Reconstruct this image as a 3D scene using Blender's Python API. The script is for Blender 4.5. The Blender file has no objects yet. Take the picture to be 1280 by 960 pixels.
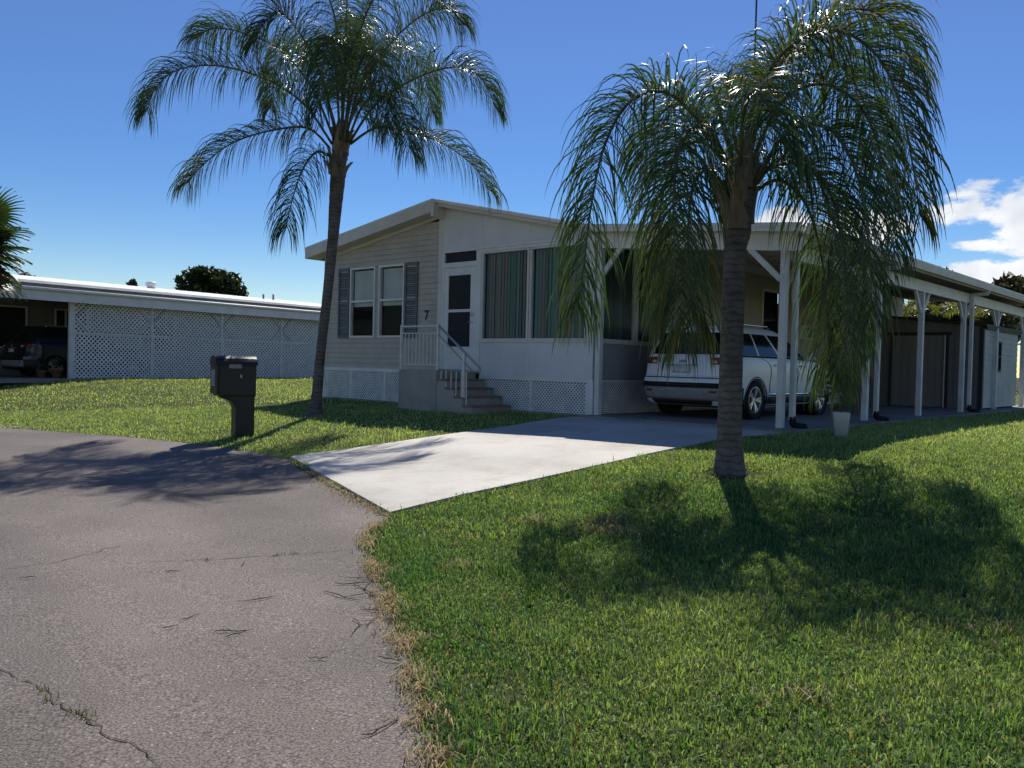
import bpy, bmesh, math, random
import numpy as np
from mathutils import Vector, Matrix, noise
R = math.radians
sc = bpy.context.scene
col = sc.collection

# ---------------------------------------------------------------- camera
EYE = 1.5
FPX = 1070.0                      # focal length in pixels of the 1280 px wide photograph
PITCH, ROLL = R(1.285), R(1.38)
cam_d = bpy.data.cameras.new('camera'); cam = bpy.data.objects.new('camera', cam_d); col.objects.link(cam)
cam_d.sensor_width = 36.0; cam_d.lens = FPX / 1280 * 36.0; cam_d.clip_start = 0.05; cam_d.clip_end = 2000
CAMROT = Matrix.Rotation(R(90) - PITCH, 3, 'X') @ Matrix.Rotation(ROLL, 3, 'Z')
cam.matrix_world = Matrix.Translation((0, 0, EYE)) @ CAMROT.to_4x4()
sc.camera = cam

# ---------------------------------------------------------------- world, sun, exposure
SUN_AZ, SUN_EL = R(9.5), R(50)    # azimuth clockwise from the +Y view direction
def sky_dir(px, py):
    d = (CAMROT @ Vector(((px-640)/FPX, (480-py)/FPX, -1))).normalized()
    return math.atan2(d.x, d.y), math.asin(d.z)
w = bpy.data.worlds.new('World'); sc.world = w; w.use_nodes = True
nt = w.node_tree; N = nt.nodes; Lk = nt.links; N.clear()
def nd(t, **k):
    n = N.new(t)
    for a, b in k.items(): setattr(n, a, b)
    return n
def mth(op, a, b=None, c=None):
    n = nd('ShaderNodeMath', operation=op)
    for i, v in enumerate((a, b, c)):
        if v is None: continue
        if isinstance(v, (int, float)): n.inputs[i].default_value = v
        else: Lk.new(v, n.inputs[i])
    return n.outputs[0]
sky = nd('ShaderNodeTexSky', sky_type='NISHITA', sun_disc=False, sun_elevation=SUN_EL, sun_rotation=SUN_AZ)
sky.altitude = 0; sky.air_density = 1.0; sky.dust_density = 0.0; sky.ozone_density = 2.5
tcn = nd('ShaderNodeTexCoord'); sepn = nd('ShaderNodeSeparateXYZ'); Lk.new(tcn.outputs['Generated'], sepn.inputs[0])
az = mth('ARCTAN2', sepn.outputs[0], sepn.outputs[1]); el = mth('ARCSINE', sepn.outputs[2])
nzn = nd('ShaderNodeTexNoise'); nzn.inputs['Scale'].default_value = 9; nzn.inputs['Detail'].default_value = 9; nzn.inputs['Roughness'].default_value = .62
mpn = nd('ShaderNodeMapping'); mpn.inputs['Scale'].default_value = (1, 1, 2.2); mpn.inputs['Location'].default_value = (.31, .7, .2)
Lk.new(tcn.outputs['Generated'], mpn.inputs[0]); Lk.new(mpn.outputs[0], nzn.inputs['Vector'])
blobs = []
for (px, py, rx, ry) in [(1195, 268, 85, 38), (1290, 280, 95, 48), (1090, 285, 110, 34), (985, 285, 55, 30), (1400, 290, 120, 60),
                         (1240, 345, 150, 24), (1120, 350, 120, 18), (1420, 350, 160, 22), (1215, 305, 60, 12)]:
    a0, e0 = sky_dir(px, py); blobs.append((a0, e0, rx/FPX*.72, ry/FPX*.86))
for k in range(6):                # the same fair-weather cumulus goes on round the horizon outside the picture
    blobs.append((R(62 + k*40 + (k*37 % 11)), R(8 + (k*5 % 7)), R(9 + k*3 % 5), R(2.4 + k % 3*.5)))
acc = None
for (a0, e0, ra, re) in blobs:
    du = mth('DIVIDE', mth('WRAP', mth('SUBTRACT', az, a0), math.pi, -math.pi), ra); dv = mth('DIVIDE', mth('SUBTRACT', el, e0), re)
    v = mth('SUBTRACT', 1.0, mth('SQRT', mth('ADD', mth('MULTIPLY', du, du), mth('MULTIPLY', dv, dv))))
    acc = v if acc is None else mth('MAXIMUM', acc, v)
acc = mth('MAXIMUM', acc, -1.2)
dens = mth('ADD', acc, mth('MULTIPLY', mth('SUBTRACT', nzn.outputs['Fac'], .5), 3.4))
mr = nd('ShaderNodeMapRange', interpolation_type='SMOOTHSTEP'); Lk.new(dens, mr.inputs[0])
mr.inputs[1].default_value = .15; mr.inputs[2].default_value = .50
cn = nd('ShaderNodeTexNoise'); cn.inputs['Scale'].default_value = 16; cn.inputs['Detail'].default_value = 6; Lk.new(tcn.outputs['Generated'], cn.inputs['Vector'])
crp = nd('ShaderNodeValToRGB'); Lk.new(cn.outputs['Fac'], crp.inputs[0])
crp.color_ramp.elements[0].position = .35; crp.color_ramp.elements[0].color = (6.6, 7.1, 8.0, 1)
crp.color_ramp.elements[1].position = .62; crp.color_ramp.elements[1].color = (9.6, 9.8, 10.2, 1)
hsv = nd('ShaderNodeHueSaturation'); smr = nd('ShaderNodeMapRange', interpolation_type='SMOOTHSTEP'); Lk.new(el, smr.inputs[0]); smr.inputs[1].default_value = 0.0; smr.inputs[2].default_value = .42; smr.inputs[3].default_value = 1.50; smr.inputs[4].default_value = 1.22
Lk.new(smr.outputs[0], hsv.inputs['Saturation']); hsv.inputs['Value'].default_value = .98; hsv.inputs['Hue'].default_value = .515; Lk.new(sky.outputs[0], hsv.inputs['Color'])
mixn = nd('ShaderNodeMix', data_type='RGBA'); Lk.new(mr.outputs[0], mixn.inputs[0]); Lk.new(hsv.outputs[0], mixn.inputs[6]); Lk.new(crp.outputs[0], mixn.inputs[7])
bgn = nd('ShaderNodeBackground'); bgn.inputs['Strength'].default_value = .091; Lk.new(mixn.outputs[2], bgn.inputs[0])
won = nd('ShaderNodeOutputWorld'); Lk.new(bgn.outputs[0], won.inputs[0])

sun_d = bpy.data.lights.new('sun', 'SUN'); sun = bpy.data.objects.new('sun', sun_d); col.objects.link(sun)
sun_d.energy = 5.0; sun_d.angle = R(.55); sun_d.color = (1, .955, .88)
sdir = Vector((math.sin(SUN_AZ)*math.cos(SUN_EL), math.cos(SUN_AZ)*math.cos(SUN_EL), math.sin(SUN_EL)))
sun.rotation_euler = sdir.to_track_quat('Z', 'Y').to_euler(); sun.location = (0, 0, 40)
sc.view_settings.view_transform = 'Standard'; sc.view_settings.look = 'None'; sc.view_settings.gamma = 1.0
sc.view_settings.use_curve_mapping = False; sc.view_settings.exposure = 0.18
sc.render.engine = 'CYCLES'; sc.cycles.use_denoising = True; sc.cycles.max_bounces = 4; sc.cycles.diffuse_bounces = 2; sc.cycles.glossy_bounces = 2; sc.cycles.transparent_max_bounces = 8
sc.cycles.use_light_tree = False; w.cycles.sampling_method = 'MANUAL'; w.cycles.sample_map_resolution = 512; sc.cycles.sample_clamp_indirect = 6.0; sc.cycles.caustics_reflective = False; sc.cycles.caustics_refractive = False

# ---------------------------------------------------------------- frames, ground height, pixel helpers
HX, HY, HA = -1.04, 17.1, R(42.2)               # a point of the house front and the direction the house runs away
CA, SA = math.cos(HA), math.sin(HA)
PAD = EYE - .84
def HW(s, r, z=0.0): return Vector((HX + CA*s + SA*r, HY - SA*s + CA*r, PAD + z))   # house coordinates -> world
def to_sr(x, y): dx, dy = x-HX, y-HY; return CA*dx - SA*dy, SA*dx + CA*dy
_pr = np.array([-60, -14, -12, -9, -7, -5.2, -3.3, -1.5, 0, 3, 60.]); _pz = np.array([-1.5, -1.5, -1.48, -1.41, -1.33, -1.22, -1.06, -.93, -.872, -.865, -.86])
def sstep(a, b, x): t = np.clip((x-a)/(b-a), 0, 1); return t*t*(3-2*t)
def H(x, y):
    x = np.asarray(x, float); y = np.asarray(y, float)
    s, r = to_sr(x, y)
    z = (np.interp(r-.5, _pr, _pz) + np.interp(r, _pr, _pz)*2 + np.interp(r+.5, _pr, _pz))/4
    z = z + .09*sstep(-9, -15, s)*sstep(-4.5, -1, r)
    z = z + .018*np.sin(x*.9+1)*np.sin(y*.7) * sstep(-3.5, -6, r)*sstep(0, 2.5, x)
    return z + EYE
def ray(px, py): return CAMROT @ Vector(((px-640)/FPX, (480-py)/FPX, -1))
def at(px, py, Y): d = ray(px, py); return Vector((d.x/d.y*Y, Y, EYE + d.z/d.y*Y))
def gnd(px, py, dz=0.0):
    d = ray(px, py); lo, hi = .5, 90.0
    for _ in range(50):
        m = (lo+hi)/2; p = d*m
        if EYE + p.z > float(H(p.x, p.y)) + dz: lo = m
        else: hi = m
    p = d*lo
    return Vector((p.x, p.y, float(H(p.x, p.y)) + dz))
def inpoly(x, y, poly):
    x = np.asarray(x); y = np.asarray(y); c = np.zeros(x.shape, bool); n = len(poly)
    for i in range(n):
        x0, y0 = poly[i]; x1, y1 = poly[i-1]
        k = (y0 > y) != (y1 > y)
        c ^= k & (x < (x1-x0)*(y-y0)/((y1-y0) if y1 != y0 else 1e-9) + x0)
    return c

# ---------------------------------------------------------------- materials
def mat(name, c, rough=.6, var=.12, scale=6, bump=0.0, bscale=40, spec=.4, metal=0.0, c2=None, coords='Object', detail=5, trans=0.0, streak=None):
    m = bpy.data.materials.new(name); m.use_nodes = True; t = m.node_tree; n = t.nodes; b = n['Principled BSDF']
    tc = n.new('ShaderNodeTexCoord'); nz = n.new('ShaderNodeTexNoise'); nz.inputs['Scale'].default_value = scale; nz.inputs['Detail'].default_value = detail
    src = tc.outputs[coords]
    if streak:
        mp = n.new('ShaderNodeMapping'); mp.inputs['Scale'].default_value = streak; t.links.new(src, mp.inputs[0]); src = mp.outputs[0]
    t.links.new(src, nz.inputs['Vector'])
    cr = n.new('ShaderNodeValToRGB'); t.links.new(nz.outputs['Fac'], cr.inputs[0])
    cc = c2 or tuple(max(0, x*(1-var*2)) for x in c); c1 = c if c2 else tuple(x*(1+var*.6) for x in c)
    cr.color_ramp.elements[0].position = .3; cr.color_ramp.elements[1].position = .7
    cr.color_ramp.elements[0].color = (*cc, 1); cr.color_ramp.elements[1].color = (*c1, 1)
    t.links.new(cr.outputs[0], b.inputs['Base Color'])
    b.inputs['Roughness'].default_value = rough; b.inputs['Specular IOR Level'].default_value = spec; b.inputs['Metallic'].default_value = metal
    if bump:
        bz = n.new('ShaderNodeTexNoise'); bz.inputs['Scale'].default_value = bscale; bz.inputs['Detail'].default_value = 6; t.links.new(src, bz.inputs['Vector'])
        bp = n.new('ShaderNodeBump'); bp.inputs['Strength'].default_value = bump; bp.inputs['Distance'].default_value = .02
        t.links.new(bz.outputs['Fac'], bp.inputs['Height']); t.links.new(bp.outputs[0], b.inputs['Normal'])
    if trans:
        tr = n.new('ShaderNodeBsdfTranslucent'); mx = n.new('ShaderNodeMixShader'); mx.inputs[0].default_value = trans
        t.links.new(cr.outputs[0], tr.inputs[0]); t.links.new(b.outputs[0], mx.inputs[1]); t.links.new(tr.outputs[0], mx.inputs[2])
        t.links.new(mx.outputs[0], n['Material Output'].inputs[0])
    return m
def leaf_mat(name, rough=.35, trans=.3, spec=.5):          # colour comes from the mesh's own 'col' attribute (one colour per leaf)
    m = bpy.data.materials.new(name); m.use_nodes = True; t = m.node_tree; n = t.nodes; b = n['Principled BSDF']
    a = n.new('ShaderNodeAttribute'); a.attribute_name = 'col'
    t.links.new(a.outputs['Color'], b.inputs['Base Color']); b.inputs['Roughness'].default_value = rough; b.inputs['Specular IOR Level'].default_value = spec
    tr = n.new('ShaderNodeBsdfTranslucent'); mx = n.new('ShaderNodeMixShader'); mx.inputs[0].default_value = trans
    gm = n.new('ShaderNodeMix'); gm.data_type = 'RGBA'; gm.blend_type = 'MULTIPLY'; gm.inputs[0].default_value = 1; gm.inputs[7].default_value = (1.25, 1.2, .5, 1)
    t.links.new(a.outputs['Color'], gm.inputs[6]); t.links.new(gm.outputs[2], tr.inputs[0])
    t.links.new(b.outputs[0], mx.inputs[1]); t.links.new(tr.outputs[0], mx.inputs[2]); t.links.new(mx.outputs[0], n['Material Output'].inputs[0])
    return m
def glass_mat(name, tint=(.5, .55, .55), opac=.35, base=(.01, .012, .014)):
    m = bpy.data.materials.new(name); m.use_nodes = True; t = m.node_tree; n = t.nodes; b = n['Principled BSDF']
    b.inputs['Base Color'].default_value = (*base, 1); b.inputs['Roughness'].default_value = .06; b.inputs['Specular IOR Level'].default_value = .6
    nz = n.new('ShaderNodeTexNoise'); nz.inputs['Scale'].default_value = 1.5; bp = n.new('ShaderNodeBump'); bp.inputs['Strength'].default_value = .05
    t.links.new(nz.outputs['Fac'], bp.inputs['Height']); t.links.new(bp.outputs[0], b.inputs['Normal'])
    tr = n.new('ShaderNodeBsdfTransparent'); tr.inputs[0].default_value = (*tint, 1); mx = n.new('ShaderNodeMixShader'); mx.inputs[0].default_value = opac
    t.links.new(tr.outputs[0], mx.inputs[1]); t.links.new(b.outputs[0], mx.inputs[2]); t.links.new(mx.outputs[0], n['Material Output'].inputs[0])
    return m
M = {}
M['siding'] = mat('beige_vinyl_siding', (.50, .455, .385), .55, .06, 3, .05, 60)
M['white'] = mat('white_painted_aluminium', (.74, .74, .72), .45, .06, 2.5, .03, 30)
M['cream'] = mat('cream_fascia', (.66, .635, .575), .5, .07, 2, .03, 25)
M['white_wall'] = mat('white_wall_panel', (.70, .71, .71), .6, .05, 1.5, .05, 40)
M['lattice'] = mat('white_lattice_vinyl', (.80, .81, .81), .6, .10, 5)
M['neighbour_wall'] = mat('shade_toned_wall', (.20, .205, .21), .7, .08, 1.5)  # wall colour darkened to put carport shade behind the lattice
M['shade_toned_panel'] = mat('shade_toned_side_panel', (.30, .32, .33), .6, .08, 1.5)  # white panel toned down, carport shade put into the colour
M['shutter'] = mat('blue_grey_shutter', (.135, .165, .185), .6, .12, 5)
M['roof_white'] = mat('white_roof_coating', (.76, .76, .74), .55, .08, 1.2, .1, 12)
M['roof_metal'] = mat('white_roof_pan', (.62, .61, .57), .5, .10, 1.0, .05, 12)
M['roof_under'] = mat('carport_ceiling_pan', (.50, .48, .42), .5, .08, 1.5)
M['dark'] = mat('dark_interior', (.02, .022, .024), .9, .2, 2)
M['screen'] = mat('dark_insect_screen', (.016, .018, .02), .7, .15, 3)
M['blind'] = mat('white_mini_blind', (.84, .86, .83), .7, .08, 3)
M['concrete'] = mat('pale_concrete', (.585, .555, .50), .85, .13, .55, .22, 90, spec=.2, detail=9)
def stain(m, sc1, dark, lo, hi):                       # oily and mildewed blotches with a shape of their own
    t = m.node_tree; n = t.nodes; b = n['Principled BSDF']; src = b.inputs['Base Color'].links[0].from_socket
    tc = n.new('ShaderNodeTexCoord'); nz = n.new('ShaderNodeTexNoise'); nz.inputs['Scale'].default_value = sc1; nz.inputs['Detail'].default_value = 9; nz.inputs['Roughness'].default_value = .68; nz.inputs['Distortion'].default_value = .6
    t.links.new(tc.outputs['Object'], nz.inputs['Vector']); cr = n.new('ShaderNodeValToRGB'); t.links.new(nz.outputs['Fac'], cr.inputs[0])
    cr.color_ramp.elements[0].position = lo; cr.color_ramp.elements[0].color = (1, 1, 1, 1); cr.color_ramp.elements[1].position = hi; cr.color_ramp.elements[1].color = (*dark, 1)
    mx = n.new('ShaderNodeMix'); mx.data_type = 'RGBA'; mx.blend_type = 'MULTIPLY'; mx.inputs[0].default_value = 1
    t.links.new(src, mx.inputs[6]); t.links.new(cr.outputs[0], mx.inputs[7]); t.links.new(mx.outputs[2], b.inputs['Base Color'])
stain(M['concrete'], 1.3, (.80, .76, .70), .5, .72); stain(M['concrete'], 14, (.88, .87, .85), .5, .75)
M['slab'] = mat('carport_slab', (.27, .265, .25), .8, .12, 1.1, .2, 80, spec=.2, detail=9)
M['step'] = mat('grey_beige_step_concrete', (.39, .365, .32), .85, .12, 2.5, .2, 60, spec=.2)
M['tread'] = mat('brown_step_tread', (.26, .20, .165), .85, .12, 3, .2, 60, spec=.2)
M['rail'] = mat('white_painted_rail', (.74, .73, .70), .45, .10, 8)
M['rail_dark'] = mat('grey_hand_rail', (.34, .35, .36), .4, .10, 8)
M['black_plastic'] = mat('black_moulded_plastic', (.013, .0145, .018), .42, .25, 7, .12, 90, spec=.45)
M['black'] = mat('black_rubber', (.012, .012, .013), .75, .2, 9)
M['grey_print'] = mat('grey_print', (.30, .29, .30), .5, .25, 30)
M['number'] = mat('black_number', (.012, .013, .016), .45, .1, 9)
M['shed'] = mat('grey_brown_shed_wall', (.21, .195, .185), .7, .10, 1.8, .05, 40, streak=(1, 1, .15))
M['shed_door'] = mat('taupe_shed_door', (.26, .23, .21), .6, .10, 1.8, .04, 40, streak=(1, 1, .15))
M['shed_trim'] = mat('dark_shed_trim', (.03, .032, .035), .6, .1, 5)
M['shed_siding'] = mat('pale_green_grey_siding', (.46, .47, .42), .6, .08, 2, .05, 50)
M['post'] = mat('white_painted_post', (.66, .67, .66), .55, .10, 3, .06, 50)
M['mast'] = mat('weathered_steel_mast', (.14, .13, .13), .5, .2, 8, metal=.6)
M['paint'] = mat('white_car_paint', (.78, .79, .80), .22, .02, 1, spec=.6)
M['paint_black'] = mat('black_car_paint', (.012, .013, .018), .2, .1, 1, spec=.6)
M['clad'] = mat('dark_grey_cladding', (.03, .031, .033), .65, .1, 12)
M['skid'] = mat('grey_bumper_insert', (.26, .265, .27), .45, .08, 10)
M['car_glass'] = glass_mat('tinted_car_glass', (.10, .11, .12), .8)
M['red_lens'] = mat('red_tail_lens', (.24, .008, .01), .15, .2, 14, spec=.6)
M['clear_lens'] = mat('clear_lens', (.6, .6, .62), .15, .1, 12, spec=.6)
M['chrome'] = mat('chrome', (.75, .76, .78), .15, .03, 3, metal=1.0)
M['alloy'] = mat('silver_alloy', (.62, .63, .65), .28, .05, 5, metal=.7)
M['tyre'] = mat('tyre_rubber', (.014, .014, .015), .85, .2, 20)
M['plate'] = mat('number_plate', (.6, .62, .6), .5, .2, 18)
M['glass'] = glass_mat('window_glass', (.93, .95, .95), .06)
M['pot'] = mat('white_plastic_pot', (.66, .67, .68), .5, .08, 6)
M['terracotta'] = mat('terracotta', (.26, .12, .07), .8, .15, 9)
M['bark'] = mat('grey_brown_bark', (.15, .125, .105), .95, .28, 4, .7, 22, spec=.1)
M['boot'] = mat('palm_leaf_base', (.25, .195, .14), .9, .28, 5, .6, 18, spec=.15, streak=(1, 1, .25))
M['rachis'] = mat('palm_rachis', (.10, .105, .04), .5, .25, 6)
M['twig'] = mat('dry_twig', (.13, .10, .075), .9, .25, 20)
M['palm_leaf'] = leaf_mat('palm_leaflet', .38, .38, .45)
M['leaf'] = leaf_mat('broad_leaf', .5, .25, .3)
M['blade'] = leaf_mat('grass_blade', .5, .46, .25)
M['straw'] = leaf_mat('dry_straw', .8, .2, .1)
M['petal'] = mat('white_petal', (.75, .75, .70), .7, .05, 9)

# palm trunk: ringed bark
def trunk_mat():
    m = mat('ringed_palm_bark', (.165, .148, .138), .92, .2, 7, .6, 35, spec=.12)
    t = m.node_tree; n = t.nodes; b = n['Principled BSDF']
    tc = n.new('ShaderNodeTexCoord'); wv = n.new('ShaderNodeTexWave'); wv.bands_direction = 'Z'; wv.inputs['Scale'].default_value = 4.3; wv.inputs['Distortion'].default_value = 4.5; wv.inputs['Detail Scale'].default_value = 2.0
    t.links.new(tc.outputs['Object'], wv.inputs['Vector'])
    src = b.inputs['Base Color'].links[0].from_socket
    cr = n.new('ShaderNodeValToRGB'); cr.color_ramp.elements[0].color = (.66, .65, .64, 1); cr.color_ramp.elements[0].position = .0; cr.color_ramp.elements[1].position = .35
    t.links.new(wv.outputs['Fac'], cr.inputs[0])
    mx = n.new('ShaderNodeMix'); mx.data_type = 'RGBA'; mx.blend_type = 'MULTIPLY'; mx.inputs[0].default_value = 1
    t.links.new(src, mx.inputs[6]); t.links.new(cr.outputs[0], mx.inputs[7]); t.links.new(mx.outputs[2], b.inputs['Base Color'])
    return m
M['trunk'] = trunk_mat()

def asphalt_mat():
    m = bpy.data.materials.new('old_asphalt'); m.use_nodes = True; t = m.node_tree; n = t.nodes; b = n['Principled BSDF']; L = t.links.new
    tc = n.new('ShaderNodeTexCoord'); co = tc.outputs['Object']
    big = n.new('ShaderNodeTexNoise'); big.inputs['Scale'].default_value = .55; big.inputs['Detail'].default_value = 7; big.inputs['Roughness'].default_value = .6; L(co, big.inputs['Vector'])
    r1 = n.new('ShaderNodeValToRGB'); L(big.outputs['Fac'], r1.inputs[0])
    r1.color_ramp.elements[0].position = .32; r1.color_ramp.elements[0].color = (.116, .098, .085, 1); r1.color_ramp.elements[1].position = .68; r1.color_ramp.elements[1].color = (.190, .162, .143, 1)
    # stones worn clear of the binder: fine and coarse, pale and dark
    fine = n.new('ShaderNodeTexNoise'); fine.inputs['Scale'].default_value = 95; fine.inputs['Detail'].default_value = 3; L(co, fine.inputs['Vector'])
    r2 = n.new('ShaderNodeValToRGB'); L(fine.outputs['Fac'], r2.inputs[0])
    r2.color_ramp.elements[0].position = .36; r2.color_ramp.elements[0].color = (.42, .41, .41, 1); r2.color_ramp.elements[1].position = .66; r2.color_ramp.elements[1].color = (1.62, 1.58, 1.55, 1)
    m1 = n.new('ShaderNodeMix'); m1.data_type = 'RGBA'; m1.blend_type = 'MULTIPLY'; m1.inputs[0].default_value = 1; L(r1.outputs[0], m1.inputs[6]); L(r2.outputs[0], m1.inputs[7])
    vo = n.new('ShaderNodeTexVoronoi'); vo.inputs['Scale'].default_value = 34; L(co, vo.inputs['Vector'])
    sp = n.new('ShaderNodeSeparateColor'); L(vo.outputs['Color'], sp.inputs[0])
    lt = n.new('ShaderNodeMath'); lt.operation = 'LESS_THAN'; lt.inputs[1].default_value = .17; L(vo.outputs['Distance'], lt.inputs[0])
    gt = n.new('ShaderNodeMath'); gt.operation = 'GREATER_THAN'; gt.inputs[1].default_value = .80; L(sp.outputs[0], gt.inputs[0])
    mu = n.new('ShaderNodeMath'); mu.operation = 'MULTIPLY'; L(lt.outputs[0], mu.inputs[0]); L(gt.outputs[0], mu.inputs[1])
    m2 = n.new('ShaderNodeMix'); m2.data_type = 'RGBA'; L(mu.outputs[0], m2.inputs[0]); L(m1.outputs[2], m2.inputs[6]); m2.inputs[7].default_value = (.36, .345, .325, 1)
    # swept bands where cars turn in the court
    wv = n.new('ShaderNodeTexWave'); wv.wave_type = 'RINGS'; wv.rings_direction = 'Z'; wv.inputs['Scale'].default_value = .17; wv.inputs['Distortion'].default_value = 3.0; wv.inputs['Detail'].default_value = 4
    mp = n.new('ShaderNodeMapping'); mp.inputs['Location'].default_value = (9, -1, 0); L(co, mp.inputs[0]); L(mp.outputs[0], wv.inputs['Vector'])
    r3 = n.new('ShaderNodeValToRGB'); L(wv.outputs['Fac'], r3.inputs[0]); r3.color_ramp.elements[0].color = (.82, .82, .83, 1); r3.color_ramp.elements[0].position = .1; r3.color_ramp.elements[1].position = .6
    m3 = n.new('ShaderNodeMix'); m3.data_type = 'RGBA'; m3.blend_type = 'MULTIPLY'; m3.inputs[0].default_value = 1; L(m2.outputs[2], m3.inputs[6]); L(r3.outputs[0], m3.inputs[7])
    L(m3.outputs[2], b.inputs['Base Color']); b.inputs['Roughness'].default_value = .8; b.inputs['Specular IOR Level'].default_value = .3
    bp = n.new('ShaderNodeBump'); bp.inputs['Strength'].default_value = .55; bp.inputs['Distance'].default_value = .008; L(fine.outputs['Fac'], bp.inputs['Height']); L(bp.outputs[0], b.inputs['Normal'])
    return m
M['asphalt'] = asphalt_mat()
M['crack'] = mat('crack_dirt', (.05, .044, .036), .95, .3, 20)
M['soil'] = mat('turf_ground', (.055, .065, .022), .95, .2, 1.3, .5, 40, spec=.1, c2=(.04, .038, .018), detail=8)

# ---------------------------------------------------------------- mesh helpers
class MB:
    def __init__(s): s.v = []; s.f = []; s.c = []
    def quad(s, *p):
        n = len(s.v); s.v += [tuple(q) for q in p]; s.f.append(tuple(range(n, n+len(p)))); return s
    def box(s, x0, x1, y0, y1, z0, z1):
        n = len(s.v); s.v += [(x, y, z) for z in (z0, z1) for y in (y0, y1) for x in (x0, x1)]
        for q in ((0, 2, 3, 1), (4, 5, 7, 6), (0, 1, 5, 4), (2, 6, 7, 3), (0, 4, 6, 2), (1, 3, 7, 5)): s.f.append(tuple(n+i for i in q))
        return s
    def hexa(s, p):                     # 8 corners: 4 of one end, 4 of the other, same order
        n = len(s.v); s.v += [tuple(q) for q in p]
        for q in ((3, 2, 1, 0), (4, 5, 6, 7), (0, 1, 5, 4), (1, 2, 6, 5), (2, 3, 7, 6), (3, 0, 4, 7)): s.f.append(tuple(n+i for i in q))
        return s
    def bar(s, a, b, wd, ht, up=(0, 0, 1)):
        a = Vector(a); b = Vector(b); t = (b-a).normalized(); u = Vector(up)
        if abs(t.dot(u)) > .98: u = Vector((1, 0, 0))
        sd = t.cross(u).normalized()*wd/2; u = sd.cross(t).normalized()*ht/2
        return s.hexa([a-sd-u, a+sd-u, a+sd+u, a-sd+u, b-sd-u, b+sd-u, b+sd+u, b-sd+u])
    def tube(s, pts, rad, n=8, cap=True):
        pts = [Vector(p) for p in pts]
        if isinstance(rad, (int, float)): rad = [rad]*len(pts)
        b = len(s.v); ref = Vector((0, 0, 1)); side = None
        for i, p in enumerate(pts):
            t = (pts[min(i+1, len(pts)-1)] - pts[max(i-1, 0)]).normalized()
            if side is None: side = t.cross(ref if abs(t.z) < .95 else Vector((1, 0, 0))).normalized()
            side = (side - t*side.dot(t)).normalized(); o = t.cross(side)
            for k in range(n):
                a = 2*math.pi*k/n; s.v.append(tuple(p + (side*math.cos(a) + o*math.sin(a))*rad[i]))
        for i in range(len(pts)-1):
            for k in range(n):
                k2 = (k+1) % n; s.f.append((b+i*n+k, b+i*n+k2, b+(i+1)*n+k2, b+(i+1)*n+k))
        if cap:
            s.f.append(tuple(b+k for k in range(n-1, -1, -1))); s.f.append(tuple(b+(len(pts)-1)*n+k for k in range(n)))
        return s
    def prism(s, poly, f0, f1):         # poly of (u,v); f0/f1 map (u,v)->xyz for the two ends
        n = len(s.v); m = len(poly); s.v += [tuple(f0(*p)) for p in poly] + [tuple(f1(*p)) for p in poly]
        s.f.append(tuple(n+i for i in range(m-1, -1, -1))); s.f.append(tuple(n+m+i for i in range(m)))
        for i in range(m): j = (i+1) % m; s.f.append((n+i, n+j, n+m+j, n+m+i))
        return s
    def lathe(s, prof, n=20, c=(0, 0, 0), axis='z'):
        b = len(s.v)
        for (rr, z) in prof:
            for k in range(n):
                a = 2*math.pi*k/n; x, y = rr*math.cos(a), rr*math.sin(a)
                s.v.append((c[0]+x, c[1]+y, c[2]+z) if axis == 'z' else (c[0]+x, c[1]+z, c[2]+y))
        for i in range(len(prof)-1):
            for k in range(n):
                k2 = (k+1) % n; q = (b+i*n+k, b+i*n+k2, b+(i+1)*n+k2, b+(i+1)*n+k); s.f.append(q if axis == 'z' else q[::-1])
        return s
    def mesh(s, name, m, smooth=False):
        me = bpy.data.meshes.new(name); me.from_pydata(s.v, [], s.f)
        if m: me.materials.append(m)
        if smooth: me.polygons.foreach_set('use_smooth', [True]*len(me.polygons))
        me.update(); return me
    def build(s, name, m, parent=None, smooth=False, kind=None, bevel=0):
        o = bpy.data.objects.new(name, s.mesh(name, m, smooth)); col.objects.link(o)
        if parent: o.parent = parent
        if kind: o['kind'] = kind
        if bevel:
            bv = o.modifiers.new('bevel', 'BEVEL'); bv.width = bevel; bv.segments = 2; bv.limit_method = 'ANGLE'
        return o
def arr_mesh(name, verts, faces_flat, loop_tot, m, cols=None, smooth=True):     # fast numpy mesh
    me = bpy.data.meshes.new(name); nv = len(verts); nf = len(loop_tot); nl = len(faces_flat)
    me.vertices.add(nv); me.vertices.foreach_set('co', np.asarray(verts, np.float32).ravel())
    me.loops.add(nl); me.loops.foreach_set('vertex_index', np.asarray(faces_flat, np.int32))
    me.polygons.add(nf); st = np.concatenate([[0], np.cumsum(loop_tot)[:-1]]).astype(np.int32)
    me.polygons.foreach_set('loop_start', st)
    me.polygons.foreach_set('use_smooth', np.full(nf, smooth))
    if cols is not None:
        a = me.attributes.new('col', 'FLOAT_COLOR', 'POINT'); a.data.foreach_set('color', np.asarray(cols, np.float32).ravel())
    me.materials.append(m); me.update(calc_edges=True); return me
def tag(o, label=None, cat=None, group=None, kind=None):
    for k, v in (('label', label), ('category', cat), ('group', group), ('kind', kind)):
        if v: o[k] = v
    return o
def empty(name, loc, rz=0, label=None, cat=None, group=None):
    o = bpy.data.objects.new(name, None); col.objects.link(o); o.location = loc; o.rotation_euler = (0, 0, rz); o.empty_display_size = .2
    return tag(o, label, cat, group)
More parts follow.
